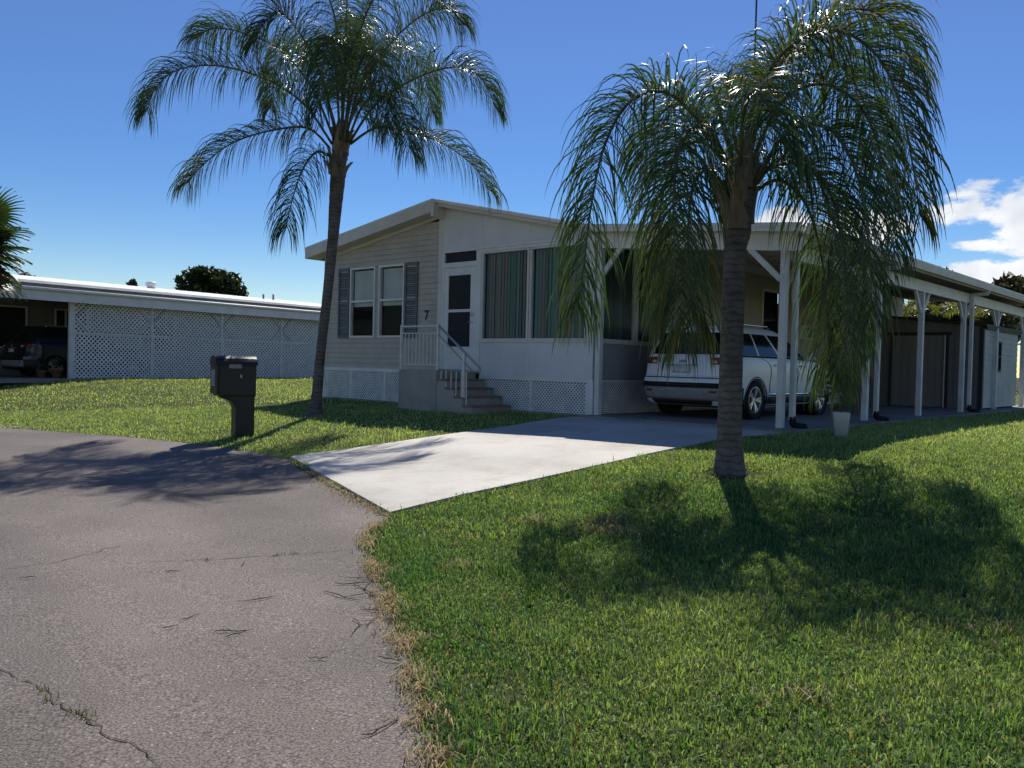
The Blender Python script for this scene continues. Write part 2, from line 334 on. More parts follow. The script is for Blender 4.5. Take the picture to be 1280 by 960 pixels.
def lattice(u0, u1, v0, v1, P, wd, th, f):       # crossing diagonal slats clipped to a rectangle; f(u,v,d) -> xyz
    mb = MB()
    for sg in (1, -1):
        d0, d1 = (0, th) if sg > 0 else (th+.001, 2*th+.001)
        a0, a1 = (u0-v1, u1-v0) if sg > 0 else (u0+v0, u1+v1)
        c = a0 + P/2
        while c < a1:
            if sg > 0: va, vb = max(v0, u0-c), min(v1, u1-c); pa, pb = (va+c, va), (vb+c, vb)
            else: va, vb = max(v0, c-u1), min(v1, c-u0); pa, pb = (c-va, va), (c-vb, vb)
            if vb-va > .01:
                n = Vector((1, -sg)).normalized()*wd/2
                P2 = [(pa[0]-n.x, pa[1]-n.y), (pa[0]+n.x, pa[1]+n.y), (pb[0]+n.x, pb[1]+n.y), (pb[0]-n.x, pb[1]-n.y)]
                mb.hexa([f(u, v, d0) for u, v in P2] + [f(u, v, d1) for u, v in P2])
            c += P
    return mb

# ================================================================ the setting: ground, road, drive
def lines(lo, hi, a, b, fine, gr):
    g = list(np.arange(a, b+1e-6, fine)); d = fine
    x = b
    while x < hi: d *= gr; x += d; g.append(x)
    d = fine; x = a; pre = []
    while x > lo: d *= gr; x -= d; pre.append(x)
    return np.array(pre[::-1]+g)
gx = lines(-400, 400, -20, 16, .3, 1.25); gy = lines(-60, 700, -3, 40, .3, 1.25)
X, Y = np.meshgrid(gx, gy); Z = H(X, Y)
rngn = np.random.default_rng(5)
nxg, nyg = len(gx), len(gy); ii = np.arange((nxg-1)*(nyg-1)); a = (ii//(nxg-1))*nxg + ii % (nxg-1)
me = arr_mesh('ground', np.stack([X, Y, Z], -1).reshape(-1, 3), np.stack([a, a+1, a+nxg+1, a+nxg], -1).ravel(), np.full(len(a), 4), M['soil'])
ground = bpy.data.objects.new('ground', me); col.objects.link(ground); tag(ground, 'short green lawn ground sloping up to the houses', 'lawn', kind='structure')

def sheet(name, poly, dz, m, res=.22, skirt=.08):         # a polygon laid on the ground, cut into small cells so that it follows the slope
    bm = bmesh.new(); vs = [bm.verts.new((p[0], p[1], 0)) for p in poly]; bm.faces.new(vs)
    xs = [p[0] for p in poly]; ys = [p[1] for p in poly]
    for lo, hi, nrm, ax in ((min(xs), max(xs), (1, 0, 0), 0), (min(ys), max(ys), (0, 1, 0), 1)):
        step = max(res, (hi-lo)/90); c = lo + step
        while c < hi:
            co = [0, 0, 0]; co[ax] = c
            bmesh.ops.bisect_plane(bm, geom=bm.verts[:]+bm.edges[:]+bm.faces[:], plane_co=co, plane_no=nrm); c += step
    if skirt:
        be = [e for e in bm.edges if e.is_boundary]; r = bmesh.ops.extrude_edge_only(bm, edges=be)
        low = {v for v in r['geom'] if isinstance(v, bmesh.types.BMVert)}
    else: low = set()
    for v in bm.verts: v.co.z = float(H(v.co.x, v.co.y)) + dz - (skirt if v in low else 0)
    bmesh.ops.recalc_face_normals(bm, faces=bm.faces[:])
    if sum(f.normal.z for f in bm.faces) < 0: bmesh.ops.reverse_faces(bm, faces=bm.faces[:])
    me = bpy.data.meshes.new(name); bm.to_mesh(me); bm.free(); me.materials.append(m)
    o = bpy.data.objects.new(name, me); col.objects.link(o); return o
def smooth_line(pts, n=6):
    out = []
    for i in range(len(pts)-1):
        p0, p1, p2, p3 = (Vector(pts[max(0, min(len(pts)-1, i+k))]) for k in (-1, 0, 1, 2))
        for k in range(n):
            t = k/n; out.append(.5*((2*p1)+(p2-p0)*t+(2*p0-5*p1+4*p2-p3)*t*t+(3*p1-p0-3*p2+p3)*t**3))
    return out + [Vector(pts[-1])]
g2 = lambda x, y: gnd(x, y).to_2d()
random.seed(4)
far_edge = smooth_line([Vector((-60, 17.5)), Vector((-30, 18.2)), g2(-60, 532), g2(0, 535.5), g2(70, 540), g2(150, 546), g2(230, 554), g2(300, 563), g2(354, 573)], 6)
mouth = [g2(360, 574.5), g2(489, 647)]
near_edge = smooth_line([g2(476, 655), g2(463, 668), g2(459, 685), g2(468, 715), g2(481, 750), g2(497, 790), g2(512, 830), g2(524, 870), g2(534, 910), g2(547, 955), g2(575, 1050), Vector((.35, 1.2)), Vector((1.2, -1.5)), Vector((3.5, -5)), Vector((9, -9)), Vector((30, -14))], 5)
near_edge = [p + Vector((random.uniform(-.02, .02), random.uniform(-.02, .02))) if p.y > 1 else p for p in near_edge]
road_poly = [tuple(p) for p in far_edge + mouth + near_edge] + [(30, -40), (-60, -40)]
road = sheet('road', road_poly, .008, M['asphalt'], .3, .05); tag(road, 'weathered grey asphalt court with cracks', 'road', kind='structure')
F2 = lambda s, r: HW(s, r).to_2d()
drv = [g2(363, 573), g2(487.5, 644), g2(523, 635), g2(580, 621), g2(640, 608), g2(700, 595), g2(766, 580), g2(870, 557), g2(925, 547), F2(7.0, -.42), F2(3.3, -.42), g2(711, 523), g2(640, 534), g2(604, 539), g2(466, 559)]
drive_poly = [tuple(p) for p in drv]
drive = sheet('driveway', drive_poly, .03, M['concrete'], .3, .12); tag(drive, 'pale sunlit concrete driveway leading up to the carport', 'driveway', kind='structure')
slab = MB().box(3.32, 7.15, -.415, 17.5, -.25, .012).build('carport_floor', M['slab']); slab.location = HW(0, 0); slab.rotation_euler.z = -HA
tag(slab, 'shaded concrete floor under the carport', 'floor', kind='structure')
stain(M['siding'], 1.1, (.86, .85, .82), .5, .75); stain(M['white_wall'], 1.0, (.88, .88, .86), .5, .75); stain(M['slab'], 1.0, (.7, .69, .67), .48, .7)
# cracks in the asphalt: thin dirt-filled ribbons, parts of the road
def crack(pix, wd, seed):
    rd = random.Random(seed); pts = [gnd(x, y, .012) for x, y in pix]; fine = []
    for a, b in zip(pts, pts[1:]):
        n = max(2, int((b-a).length/.045))
        for k in range(n):
            p = a.lerp(b, k/n); q = p.to_2d() + Vector((rd.gauss(0, .014), rd.gauss(0, .016))); fine.append(Vector((q.x, q.y, float(H(q.x, q.y))+.0125)))
    mb = MB(); prev = None
    for i, p in enumerate(fine):
        t = (fine[min(i+1, len(fine)-1)]-fine[max(i-1, 0)]); t.z = 0; sd = Vector((-t.y, t.x, 0)).normalized()*wd*rd.choice((.3, .5, .8, 1.0, 1.3))*(1 if 0 < i < len(fine)-1 else .1)
        cur = (p-sd, p+sd)
        if prev and rd.random() > -1: mb.quad(prev[0], prev[1], cur[1], cur[0])
        prev = cur
    mb.build('crack', M['crack'], road); return fine
crack_a = crack([(175, 702), (260, 700), (330, 695), (400, 690), (455, 686)], .0032, 1)
crack_b = crack([(0, 711), (60, 704), (115, 692), (165, 677)], .003, 2)
crack_c = crack([(-40, 832), (0, 838), (40, 850), (70, 870), (85, 886), (120, 905), (165, 925), (195, 950), (215, 985)], .0030, 3)
crack_d = crack([(360, 576), (400, 600), (450, 626), (486, 647)], .018, 4)

# ================================================================ grass
HOUSE_BOX = [tuple(F2(*p)) for p in ((-4.6, 0), (3.35, 0), (3.35, -.42), (7.15, -.42), (7.15, 17), (-4.6, 17))]
STEP_BOX = [tuple(F2(*p)) for p in ((-.58, -1.13), (1.46, -1.13), (1.46, .1), (-.58, .1))]
rg = np.random.default_rng(11); PT = gnd(912, 593)
def scatter(n, x0, x1, y0, y1):
    x = rg.uniform(x0, x1, n); y = rg.uniform(y0, y1, n)
    jx = rg.normal(0, .04, n); jy = rg.normal(0, .04, n)          # the turf creeps a little over the hard edges
    k = ~inpoly(x+jx, y+jy, road_poly) & ~inpoly(x+jx, y+jy, drive_poly) & ~inpoly(x, y, HOUSE_BOX) & ~inpoly(x, y, STEP_BOX)
    k &= (np.hypot(x-PT[0], y-PT[1]) > .30) & (rg.uniform(0, 1, n) > .75*np.clip(fbm(x, y, 1.9, 9)-.95, 0, 1))
    k &= np.abs(x) < .70*y + 1.2
    return x[k], y[k]
def fbm(x, y, s, sd=0):
    out = np.zeros_like(x); a = 1; f = s
    for o in range(3):
        ph = sd*7.3 + o*3.1
        out += a*(np.sin(x*f+ph+1.7*np.sin(y*f*.7+ph))*np.sin(y*f*1.1+ph*1.3+1.3*np.sin(x*f*.6))); a *= .55; f *= 2.1
    return out
def blades(x, y, ln, wd, lean, cols, z0=0.0, seg=2):
    n = len(x); a = rg.uniform(0, 2*np.pi, n); dx, dy = np.cos(a), np.sin(a); b = a + rg.uniform(.9, 2.2, n); wx, wy = np.cos(b)*wd/2, np.sin(b)*wd/2
    z = H(x, y) + z0
    le = lean*ln
    mx, my, mz = x+dx*le*.35, y+dy*le*.35, z+ln*.58*np.sqrt(np.maximum(.05, 1-lean**2*.5))
    tx, ty, tz = x+dx*le, y+dy*le, z+ln*np.sqrt(np.maximum(.02, 1-lean**2))*np.where(lean > .8, .8, 1)
    V = np.stack([np.stack([x-wx, y-wy, z-.01], -1), np.stack([x+wx, y+wy, z-.01], -1), np.stack([mx+wx*.8, my+wy*.8, mz], -1), np.stack([mx-wx*.8, my-wy*.8, mz], -1), np.stack([tx, ty, tz], -1)], 1)
    i = np.arange(n)[:, None]*5
    fl = np.concatenate([i+np.array([[0, 1, 2, 3]]), i+np.array([[3, 2, 4]])], 1).ravel()
    lt = np.tile([4, 3], n); C = np.repeat(cols[:, None, :], 5, 1)
    return V.reshape(-1, 3), fl, lt, C.reshape(-1, 4)
def grass_cols(x, y):
    p = fbm(x, y, .8, 1)*.7 + fbm(x, y, 3.7, 2)*.6 + rg.normal(0, .5, len(x)); p = np.clip(p*.35+.5, 0, 1)
    A = np.array([.074, .188, .056]); B = np.array([.27, .37, .130]); c = A*(1-p[:, None]) + B*p[:, None]
    dry = (rg.uniform(0, 1, len(x)) < .05 + .12*np.clip(fbm(x, y, 1.7, 5)-.35, 0, 1)); c[dry] = np.array([.26, .21, .095])*rg.uniform(.6, 1.1, (dry.sum(), 1))
    far = sstep(6.5, 13, y)[:, None]; c = c*(1-far) + (c*.88 + np.array([.38, .41, .20])*.5)*far  # blades painted paler with distance, sunlit backlit look put into the colour
    return np.concatenate([c*rg.uniform(.55, 1.4, (len(x), 1)), np.ones((len(x), 1))], 1)
VV, FF, TT, CC, off = [], [], [], [], 0
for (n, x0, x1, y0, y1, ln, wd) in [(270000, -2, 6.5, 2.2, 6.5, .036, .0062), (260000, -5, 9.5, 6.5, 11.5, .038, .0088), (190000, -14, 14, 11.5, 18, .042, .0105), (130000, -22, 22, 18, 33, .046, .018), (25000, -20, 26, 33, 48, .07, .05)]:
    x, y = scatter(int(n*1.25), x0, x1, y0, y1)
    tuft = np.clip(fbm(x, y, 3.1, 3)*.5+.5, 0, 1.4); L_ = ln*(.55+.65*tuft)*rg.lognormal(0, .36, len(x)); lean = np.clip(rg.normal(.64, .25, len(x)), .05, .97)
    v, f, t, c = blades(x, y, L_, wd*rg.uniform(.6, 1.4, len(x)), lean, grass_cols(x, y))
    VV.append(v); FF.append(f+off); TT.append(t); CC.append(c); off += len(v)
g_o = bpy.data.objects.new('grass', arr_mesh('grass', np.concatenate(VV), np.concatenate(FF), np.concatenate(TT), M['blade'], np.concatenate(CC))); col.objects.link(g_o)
tag(g_o, 'short mown green grass covering the lawns', 'grass', kind='stuff')
# taller weeds and coarse tufts in the turf near the palm
x, y = [], []
for k in range(420):
    cx, cy = rg.uniform(-.2, 5), rg.uniform(2.6, 11)
    m = rg.integers(5, 16); x.append(cx+rg.normal(0, .03, m)); y.append(cy+rg.normal(0, .03, m))
x = np.concatenate(x); y = np.concatenate(y); k = ~inpoly(x, y, road_poly) & ~inpoly(x, y, drive_poly) & ~inpoly(x, y, HOUSE_BOX); x, y = x[k], y[k]
cl = np.tile(np.array([[.055, .135, .022, 1]]), (len(x), 1)); cl[:, :3] *= rg.uniform(.7, 1.4, (len(x), 1))
v, f, t, c = blades(x, y, rg.uniform(.03, .075, len(x)), rg.uniform(.005, .010, len(x)), rg.uniform(.4, .9, len(x)), cl)
o = bpy.data.objects.new('coarse_grass', arr_mesh('coarse_grass', v, f, t, M['blade'], c)); col.objects.link(o); tag(o, 'taller coarse grass tufts and weeds in the lawn', 'grass', kind='stuff')
# dry straw along the asphalt edge and the drive joint
ex, ey = [], []
edge = [p for p in near_edge if p.y > 1.5]
for i in range(len(edge)-1):
    wgt = .03 + .06*abs(math.sin(i*.9+.5)); m = int((edge[i+1]-edge[i]).length*650*(.08+abs(math.sin(i*.53))**2))
    t = rg.uniform(0, 1, m); ex.append(edge[i].x+(edge[i+1].x-edge[i].x)*t+rg.normal(-.01, wgt*.6, m)); ey.append(edge[i].y+(edge[i+1].y-edge[i].y)*t+rg.normal(0, wgt*.6, m))
a, b = mouth; t = rg.uniform(.35, 1, 500); ex.append(a.x+(b.x-a.x)*t-rg.exponential(.05, 500)); ey.append(a.y+(b.y-a.y)*t-rg.exponential(.05, 500))
for (px_, py_, sx_, sy_, m) in ((770, 668, .16, .10, 160), (755, 655, .12, .08, 90), (668, 655, .08, .06, 60), (575, 712, .07, .05, 40), (1250, 790, .15, .1, 80), (1000, 880, .1, .07, 40)):     # worn, dried-out spots in the turf
    p = gnd(px_, py_); ex.append(p.x+rg.normal(0, sx_, m)); ey.append(p.y+rg.normal(0, sy_, m))
lx, ly = scatter(1500, -2, 7, 2.4, 11); ex.append(lx); ey.append(ly)                                              # loose clippings on the lawn
ex, ey = np.concatenate(ex), np.concatenate(ey); k = ~inpoly(ex, ey, drive_poly); ex, ey = ex[k], ey[k]
cl = np.array([.42, .32, .19])*rg.uniform(.35, 1.25, (len(ex), 1)); cl = np.concatenate([cl, np.ones((len(ex), 1))], 1)
v, f, t, c = blades(ex, ey, rg.uniform(.03, .10, len(ex)), rg.uniform(.003, .006, len(ex)), rg.uniform(.975, .9995, len(ex)), cl, np.where(inpoly(ex, ey, road_poly), .014, .028))
o = bpy.data.objects.new('dry_grass', arr_mesh('dry_grass', v, f, t, M['straw'], c)); col.objects.link(o); tag(o, 'dry tan grass clippings along the asphalt edge', 'dry grass', kind='stuff')
# weeds rooted in the cracks
x, y = [], []
for line, spots in ((crack_c, [.36, .40, .52, .55, .57]), (crack_a, [.3, .62, .7])):
    for sp in spots:
        p = line[int(len(line)*sp)]; m = 16; x.append(p.x+rg.normal(0, .018, m)); y.append(p.y+rg.normal(0, .018, m))
x, y = np.concatenate(x), np.concatenate(y); cl = np.tile(np.array([[.10, .12, .03, 1]]), (len(x), 1)); cl[:, :3] *= rg.uniform(.6, 1.5, (len(x), 1))
v, f, t, c = blades(x, y, rg.uniform(.012, .032, len(x)), np.full(len(x), .004), rg.uniform(.5, .95, len(x)), cl, .012)
o = bpy.data.objects.new('crack_weeds', arr_mesh('crack_weeds', v, f, t, M['blade'], c)); col.objects.link(o); tag(o, 'tiny green weeds growing out of the asphalt cracks', 'weeds', kind='stuff')
# white clover heads in the lawn between the mailbox and the house
mb = MB(); rd = random.Random(8)
for k in range(95):
    p = gnd(rd.uniform(330, 560), rd.uniform(512, 556)) if k < 70 else gnd(rd.uniform(30, 330), rd.uniform(490, 540))
    if inpoly(np.array([p.x]), np.array([p.y]), drive_poly)[0] or inpoly(np.array([p.x]), np.array([p.y]), road_poly)[0]: continue
    z = p.z + rd.uniform(.04, .08); r_ = rd.uniform(.006, .012)
    mb.tube([(p.x, p.y, z-.008), (p.x, p.y, z), (p.x, p.y, z+.01)], [r_*.7, r_, r_*.4], 5)
mb.build('clover_flowers', M['petal']); tag(bpy.data.objects['clover_flowers'], 'small white clover flowers dotted through the lawn', 'flowers', kind='stuff')

# ================================================================ the manufactured home (house coordinates: x along the front, y away, z up from the pad)
house = empty('manufactured_home', HW(0, 0), -HA, 'beige and white manufactured home with blue-grey shutters and a glazed porch', 'house')
PK, ZP, EL_, ZL, ER_, ZR = -.605, 4.13, -4.93, 3.46, 3.36, 3.25
def roof_z(s): return ZP - (PK-s)*(ZP-ZL)/(PK-EL_) if s < PK else ZP - (s-PK)*(ZP-ZR)/(ER_-PK)
WINS = [(-3.60, -2.70, 1.365, 2.94), (-2.575, -1.725, 1.365, 2.94)]
# lapped siding, one board per course, cut round the windows
ex_ = .1125; z = .69; S0, S1 = -4.575, -.68
def s_left(z): return PK - (ZP-.30-z)*(PK-EL_)/(ZP-ZL)
while z < 3.86:
    z1 = z+ex_+.006
    a0, a1 = max(S0, s_left(z)), max(S0, s_left(z1))
    segs = [(a0, a1, S1, S1)]
    for (w0, w1, wz0, wz1) in WINS:
        if z1 > wz0+.012 and z < wz1-.012:
            segs = [q for g in segs for q in (((g[0], g[1], w0, w0), (w1, w1, g[2], g[3])) if g[0] < w0 and g[2] > w1 else (g,))]
    for (b0, b1, c0, c1) in segs:
        if c0-b0 < .02 or c1-b1 < .0: continue
        MB().hexa([(b0, -.024, z), (c0, -.024, z), (c0, .02, z), (b0, .02, z), (b1, -.003, z1), (c1, -.003, z1), (c1, .02, z1), (b1, .02, z1)]).build('siding_board', M['siding'], house)
    z += ex_
MB().box(-.68, -.535, -.03, .05, .69, 3.84).build('corner_trim', M['cream'], house)
MB().box(-4.60, -4.54, -.03, .06, .0, 3.22).build('corner_trim', M['cream'], house)
# outer walls that close the body of the house
wl = MB(); wl.box(-4.56, -4.50, .03, 15.9, 0, 3.2); wl.box(-4.56, 3.2, 15.84, 15.9, 0, 3.15); wl.build('rear_wall', M['siding'], house)
MB().quad((-4.5, .6, .0), (3.1, .6, .0), (3.1, .6, 3.2), (-4.5, .6, 3.4)).build('unlit_room_sheet', M['dark'], house)  # near-black sheet stands in for the unlit room behind the front
# roof planes, rakes, soffits
for (a, b, nm) in ((EL_, PK, 'roof'), (PK, ER_, 'roof')):
    za, zb = roof_z(a), roof_z(b+(-1e-6 if b == PK else 0))
    MB().hexa([(a, -.32, za-.05), (b, -.32, zb-.05), (b, -.32, zb), (a, -.32, za), (a, 16.1, za-.05), (b, 16.1, zb-.05), (b, 16.1, zb), (a, 16.1, za)]).build(nm, M['roof_white'], house)
def rake(a, b, y0, y1, d0, d1, nm, m, k=0.0):
    za, zb = roof_z(a), roof_z(b)
    MB().hexa([(a, y0, za-d1), (b, y0, zb-d1), (b, y0, zb-d0), (a, y0, za-d0), (a, y1, za-d1), (b, y1, zb-d1), (b, y1, zb-d0), (a, y1, za-d0)]).build(nm, m, house)
rake(EL_-.01, PK+.055, -.345, -.32, -.008, .245, 'fascia', M['cream'])
rake(EL_-.012, PK+.06, -.352, -.335, -.018, .03, 'drip_edge', M['white'])
rake(EL_, PK+.05, -.32, -.01, .235, .25, 'soffit', M['cream'])
rake(-4.575, -.68, -.035, .0, .25, .33, 'frieze_board', M['cream'])
rake(PK+.06, 3.42, -.25, -.225, -.008, .12, 'fascia', M['cream'])
rake(PK+.06, 3.42, -.258, -.24, -.018, .03, 'drip_edge', M['white'])
rake(PK+.055, 3.36, -.225, -.03, .10, .115, 'soffit', M['cream'])
MB().box(EL_-.005, EL_+.02, -.32, 16.1, ZL-.25, ZL-.012).build('eave_fascia', M['cream'], house)
MB().box(PK+.02, PK+.10, -.356, -.02, ZP-.36, ZP-.012).build('ridge_cap', M['cream'], house)
# gable panel of the porch half
a, b = -.535, 3.34
MB().prism([(a, 3.10), (b, 3.02), (b, roof_z(b)-.06), (a, roof_z(a)-.06)], lambda u, v: (u, -.03, v), lambda u, v: (u, .03, v)).build('gable_panel', M['white_wall'], house)
MB().box(.56, 3.30, -.05, -.031, 3.02, 3.095).build('header_trim', M['white'], house)
MB().box(.50, 3.36, -.075, -.051, 3.075, 3.115).build('header_drip', M['white'], house)
for s_ in (.54, 1.80): MB().box(s_-.018, s_+.018, -.036, -.031, 3.118, roof_z(s_)-.13).build('panel_seam', M['white'], house)
for s_ in (1.80, 2.75): MB().box(s_-.018, s_+.018, -.036, -.031, .612, 1.254).build('panel_seam', M['white'], house)
# windows of the beige half
for (w0, w1, z0, z1) in WINS:
    f = MB(); t = .045
    f.box(w0, w1, -.045, .04, z0, z0+t); f.box(w0, w1, -.045, .04, z1-t, z1); f.box(w0, w0+t, -.044, .04, z0+t, z1-t); f.box(w1-t, w1, -.044, .04, z0+t, z1-t)
    wn = f.build('window', M['white'], house)
    zm = (z0+z1)/2 + .03
    MB().box(w0+t, w1-t, -.035, .03, zm-.025, zm+.025).build('meeting_rail', M['white'], wn)
    MB().box(w0+t, w1-t, -.004, .0, zm+.025, z1-t).build('pane', M['glass'], wn); MB().box(w0+t, w1-t, .016, .02, z0+t, zm-.025).build('pane', M['glass'], wn)
    bl = MB(); zz = z1-.07
    while zz > z0+.05:
        o_ = .008
        bl.hexa([(w0+.06, .045, zz), (w1-.06, .045, zz), (w1-.06, .045+o_, zz-.025), (w0+.06, .045+o_, zz-.025)] + [(w0+.06, .047, zz+.001), (w1-.06, .047, zz+.001), (w1-.06, .047+o_, zz-.024), (w0+.06, .047+o_, zz-.024)]) if zz > zm-.1 else None
        zz -= .026
    bl.build('mini_blind', M['blind'], wn, kind='stuff')
for (s0, s1) in ((-4.03, -3.62), (-1.705, -1.295)):
    sh = MB(); z0, z1 = 1.36, 2.95
    sh.box(s0, s0+.05, -.05, -.017, z0, z1); sh.box(s1-.05, s1, -.05, -.017, z0, z1)
    for zz in (z0, (z0+z1)/2-.03, z1-.06): sh.box(s0+.05, s1-.05, -.05, -.017, zz, zz+.06)
    so = sh.build('shutter', M['shutter'], house)
    lv = MB(); zz = z0+.07
    while zz < z1-.09:
        if abs(zz-(z0+z1)/2) > .05: lv.hexa([(s0+.05, -.044, zz), (s1-.05, -.044, zz), (s1-.05, -.018, zz+.03), (s0+.05, -.018, zz+.03), (s0+.05, -.038, zz-.004), (s1-.05, -.038, zz-.004), (s1-.05, -.014, zz+.024), (s0+.05, -.014, zz+.024)])
        zz += .045
    lv.build('louvre_slats', M['shutter'], so, kind='stuff')
# house number 7
poly = [(-.055, .20), (.06, .20), (.06, .175), (-.002, .0), (-.04, .0), (.022, .168), (-.036, .168), (-.036, .15), (-.055, .15)]
MB().prism([(u-1.02, v+1.73) for u, v in poly], lambda u, v: (u, -.028, v), lambda u, v: (u, -.012, v)).build('house_number', M['number'], house)['label'] = 'black number 7'
# porch door, transom and its frame
fr = MB(); fr.box(-.535, -.485, -.045, .06, .70, 3.098); fr.box(.425, .56, -.045, .06, .70, 3.098); fr.box(-.485, .425, -.045, .06, 2.76, 2.86); fr.box(-.485, .425, -.045, .06, 3.065, 3.098); fr.box(-.485, .425, -.05, .06, .64, .715)
df = fr.build('door_frame', M['white'], house)
MB().box(-.485, .425, .0, .006, 2.86, 3.065).build('transom', M['screen'], df)
dr = MB(); dr.box(-.48, -.35, -.04, .0, .72, 2.755); dr.box(.28, .42, -.04, .0, .72, 2.755); dr.box(-.35, .28, -.04, .0, 2.60, 2.755); dr.box(-.35, .28, -.04, .0, 1.865, 1.92); dr.box(-.35, .28, -.04, .0, .72, 1.175)
dr = dr.build('door', M['white'], house)
MB().box(-.35, .28, -.022, -.016, 1.92, 2.60).build('pane', M['screen'], dr); MB().box(-.35, .28, -.026, -.020, 1.175, 1.865).build('pane', M['screen'], dr)
MB().tube([(.35, -.04, 1.66), (.35, -.085, 1.66), (.30, -.085, 1.66)], .014, 8).build('handle', M['chrome'], dr, True)
MB().tube([(.35, -.04, 1.81), (.35, -.07, 1.81)], .03, 12).build('lock', M['chrome'], dr, True)
# glazed porch: kick panel, sill, mullions, panes and vertical blinds
MB().box(.56, 3.31, -.03, .04, .61, 1.255).build('kick_panel', M['white_wall'], house)
MB().box(3.26, 3.32, .041, 2.6, .61, 1.255).build('kick_panel', M['shade_toned_panel'], house)  # side panel carries the carport shade in its colour
MB().box(.52, 3.34, -.055, .04, 1.256, 1.295).build('window_sill', M['cream'], house); MB().box(3.24, 3.345, .041, 2.62, 1.256, 1.295).build('window_sill', M['cream'], house)
def porch_window(p0, p1, horiz):
    t = .05; z0, z1 = 1.296, 3.018
    def bx(mb, a0, a1, d0, d1, zz0, zz1): return mb.box(a0, a1, d0, d1, zz0, zz1) if horiz else mb.box(3.29-d1, 3.29-d0, a0, a1, zz0, zz1)
    f = MB(); bx(f, p0, p0+t, -.04, .03, z0, z1); bx(f, p1-t, p1, -.04, .03, z0, z1); bx(f, p0+t, p1-t, -.04, .03, z0, z0+t*.8); bx(f, p0+t, p1-t, -.04, .03, z1-t*.8, z1)
    wn = f.build('porch_window', M['cream'], house)
    bx(MB(), p0+t, p1-t, -.004, .0, z0+t*.8, z1-t*.8).build('pane', M['glass'], wn)
    V, F, T, C, n = [], [], [], [], 0; rd = random.Random(int(p0*100)+horiz); u = p0+.06
    while u < p1-.09:
        d = rd.uniform(.015, .035); pts = [(u, .06), (u+.045, .06-d*.6), (u+.092, .06-d)]
        for (uu, dd) in pts:
            for zz in (z0+.03, z1-.03): V.append((uu, dd, zz) if horiz else (3.29-dd, uu, zz))
        F += [n, n+2, n+3, n+1, n+2, n+4, n+5, n+3]; T += [4, 4]; n += 6
        k = rd.random(); base = (.29, .41, .35) if k < .62 else (.48, .38, .34) if k < .85 else (.48, .49, .48)
        s_ = rd.uniform(.75, 1.2)*(1 if horiz else .4); C += [(base[0]*s_, base[1]*s_, base[2]*s_, 1)]*6  # side blinds darkened, deeper shade under the carport put into their colour
        u += .078
    b = bpy.data.objects.new('vertical_blind', arr_mesh('vertical_blind', V, F, T, M['straw'], C)); col.objects.link(b); b.parent = wn; b['kind'] = 'stuff'
for a, b in ((.565, 1.80), (1.815, 3.16)): porch_window(a, b, True)
for a, b in ((.105, 1.24), (1.255, 2.38)): porch_window(a, b, False)
MB().box(3.16, 3.31, -.036, .10, 1.296, 3.02).build('corner_post', M['white_wall'], house); MB().box(3.22, 3.31, 2.40, 2.60, 1.296, 3.02).build('corner_post', M['white_wall'], house)
MB().box(3.2, 3.31, .04, 16, 3.02, 3.2).build('eave_beam', M['white_wall'], house)
MB().quad((3.12, .2, .0), (3.12, 2.6, .0), (3.12, 2.6, 3.2), (3.12, .2, 3.2)).build('unlit_room_sheet', M['dark'], house)  # near-black sheet in place of the dim porch interior
# long side wall under the carport, lapped siding in courses
SWIN = [(6.3, 7.3, 1.4775, 2.715), (10.0, 11.0, 1.4775, 2.715)]; z = .69
while z < 3.0:
    segs = [(2.6, 15.9)]
    for (w0, w1, a, b) in SWIN:
        if z+ex_ > a+.012 and z < b-.012: segs = [q for g in segs for q in (((g[0], w0), (w1, g[1])) if g[0] < w0 and g[1] > w1 else (g,))]
    for (b0, c0) in segs:
        MB().hexa([(3.316, b0, z), (3.316, c0, z), (3.25, c0, z), (3.25, b0, z), (3.303, b0, z+ex_+.006), (3.303, c0, z+ex_+.006), (3.25, c0, z+ex_+.006), (3.25, b0, z+ex_+.006)]).build('siding_board', M['siding'], house)
    z += ex_
for (w0, w1, z0, z1) in SWIN:
    f = MB(); t = .05; f.box(3.26, 3.34, w0, w1, z0, z0+t); f.box(3.26, 3.34, w0, w1, z1-t, z1); f.box(3.26, 3.339, w0, w0+t, z0+t, z1-t); f.box(3.26, 3.339, w1-t, w1, z0+t, z1-t)
    wn = f.build('window', M['white'], house); MB().box(3.29, 3.295, w0+t, w1-t, z0+t, z1-t).build('pane', M['glass'], wn); MB().box(3.2, 3.21, w0-.02, w1+.02, z0-.02, z1+.02).build('unlit_window_sheet', M['dark'], wn)  # dark sheet behind the glass stands for the unlit room
# lattice skirting with battens and the white trim above
MB().box(-4.575, -.54, -.04, .03, .61, .69).build('skirt_trim', M['white'], house); MB().box(.57, 3.33, -.045, .03, .555, .609).build('skirt_trim', M['white'], house); MB().box(3.27, 3.34, .04, 15.9, .57, .609).build('skirt_trim', M['white'], house)
def skirt(a, b, z1):
    lattice(a, b, -.06, z1, .072, .024, .006, lambda u, v, d: (u, -.024+d, v)).build('lattice_panel', M['lattice'], house, kind='stuff')
for a, b in ((-4.54, -3.55), (-3.48, -2.35), (-2.28, -.55)): skirt(a, b, .605)
for a, b in ((.3, 1.86), (1.93, 3.16)): skirt(a, b, .55)
for a in (-3.55, -2.35, 1.86, 3.16): MB().box(a, a+.07, -.034, .02, -.06, .605 if a < 0 else .55).build('batten', M['white'], house)
lattice(.05, 6.0, -.06, .57, .072, .024, .006, lambda u, v, d: (3.30-d, u, v)).build('lattice_panel', M['lattice'], house, kind='stuff')
MB().box(3.24, 3.30, 6.0, 15.9, -.06, .57).build('skirt_board', M['white_wall'], house)
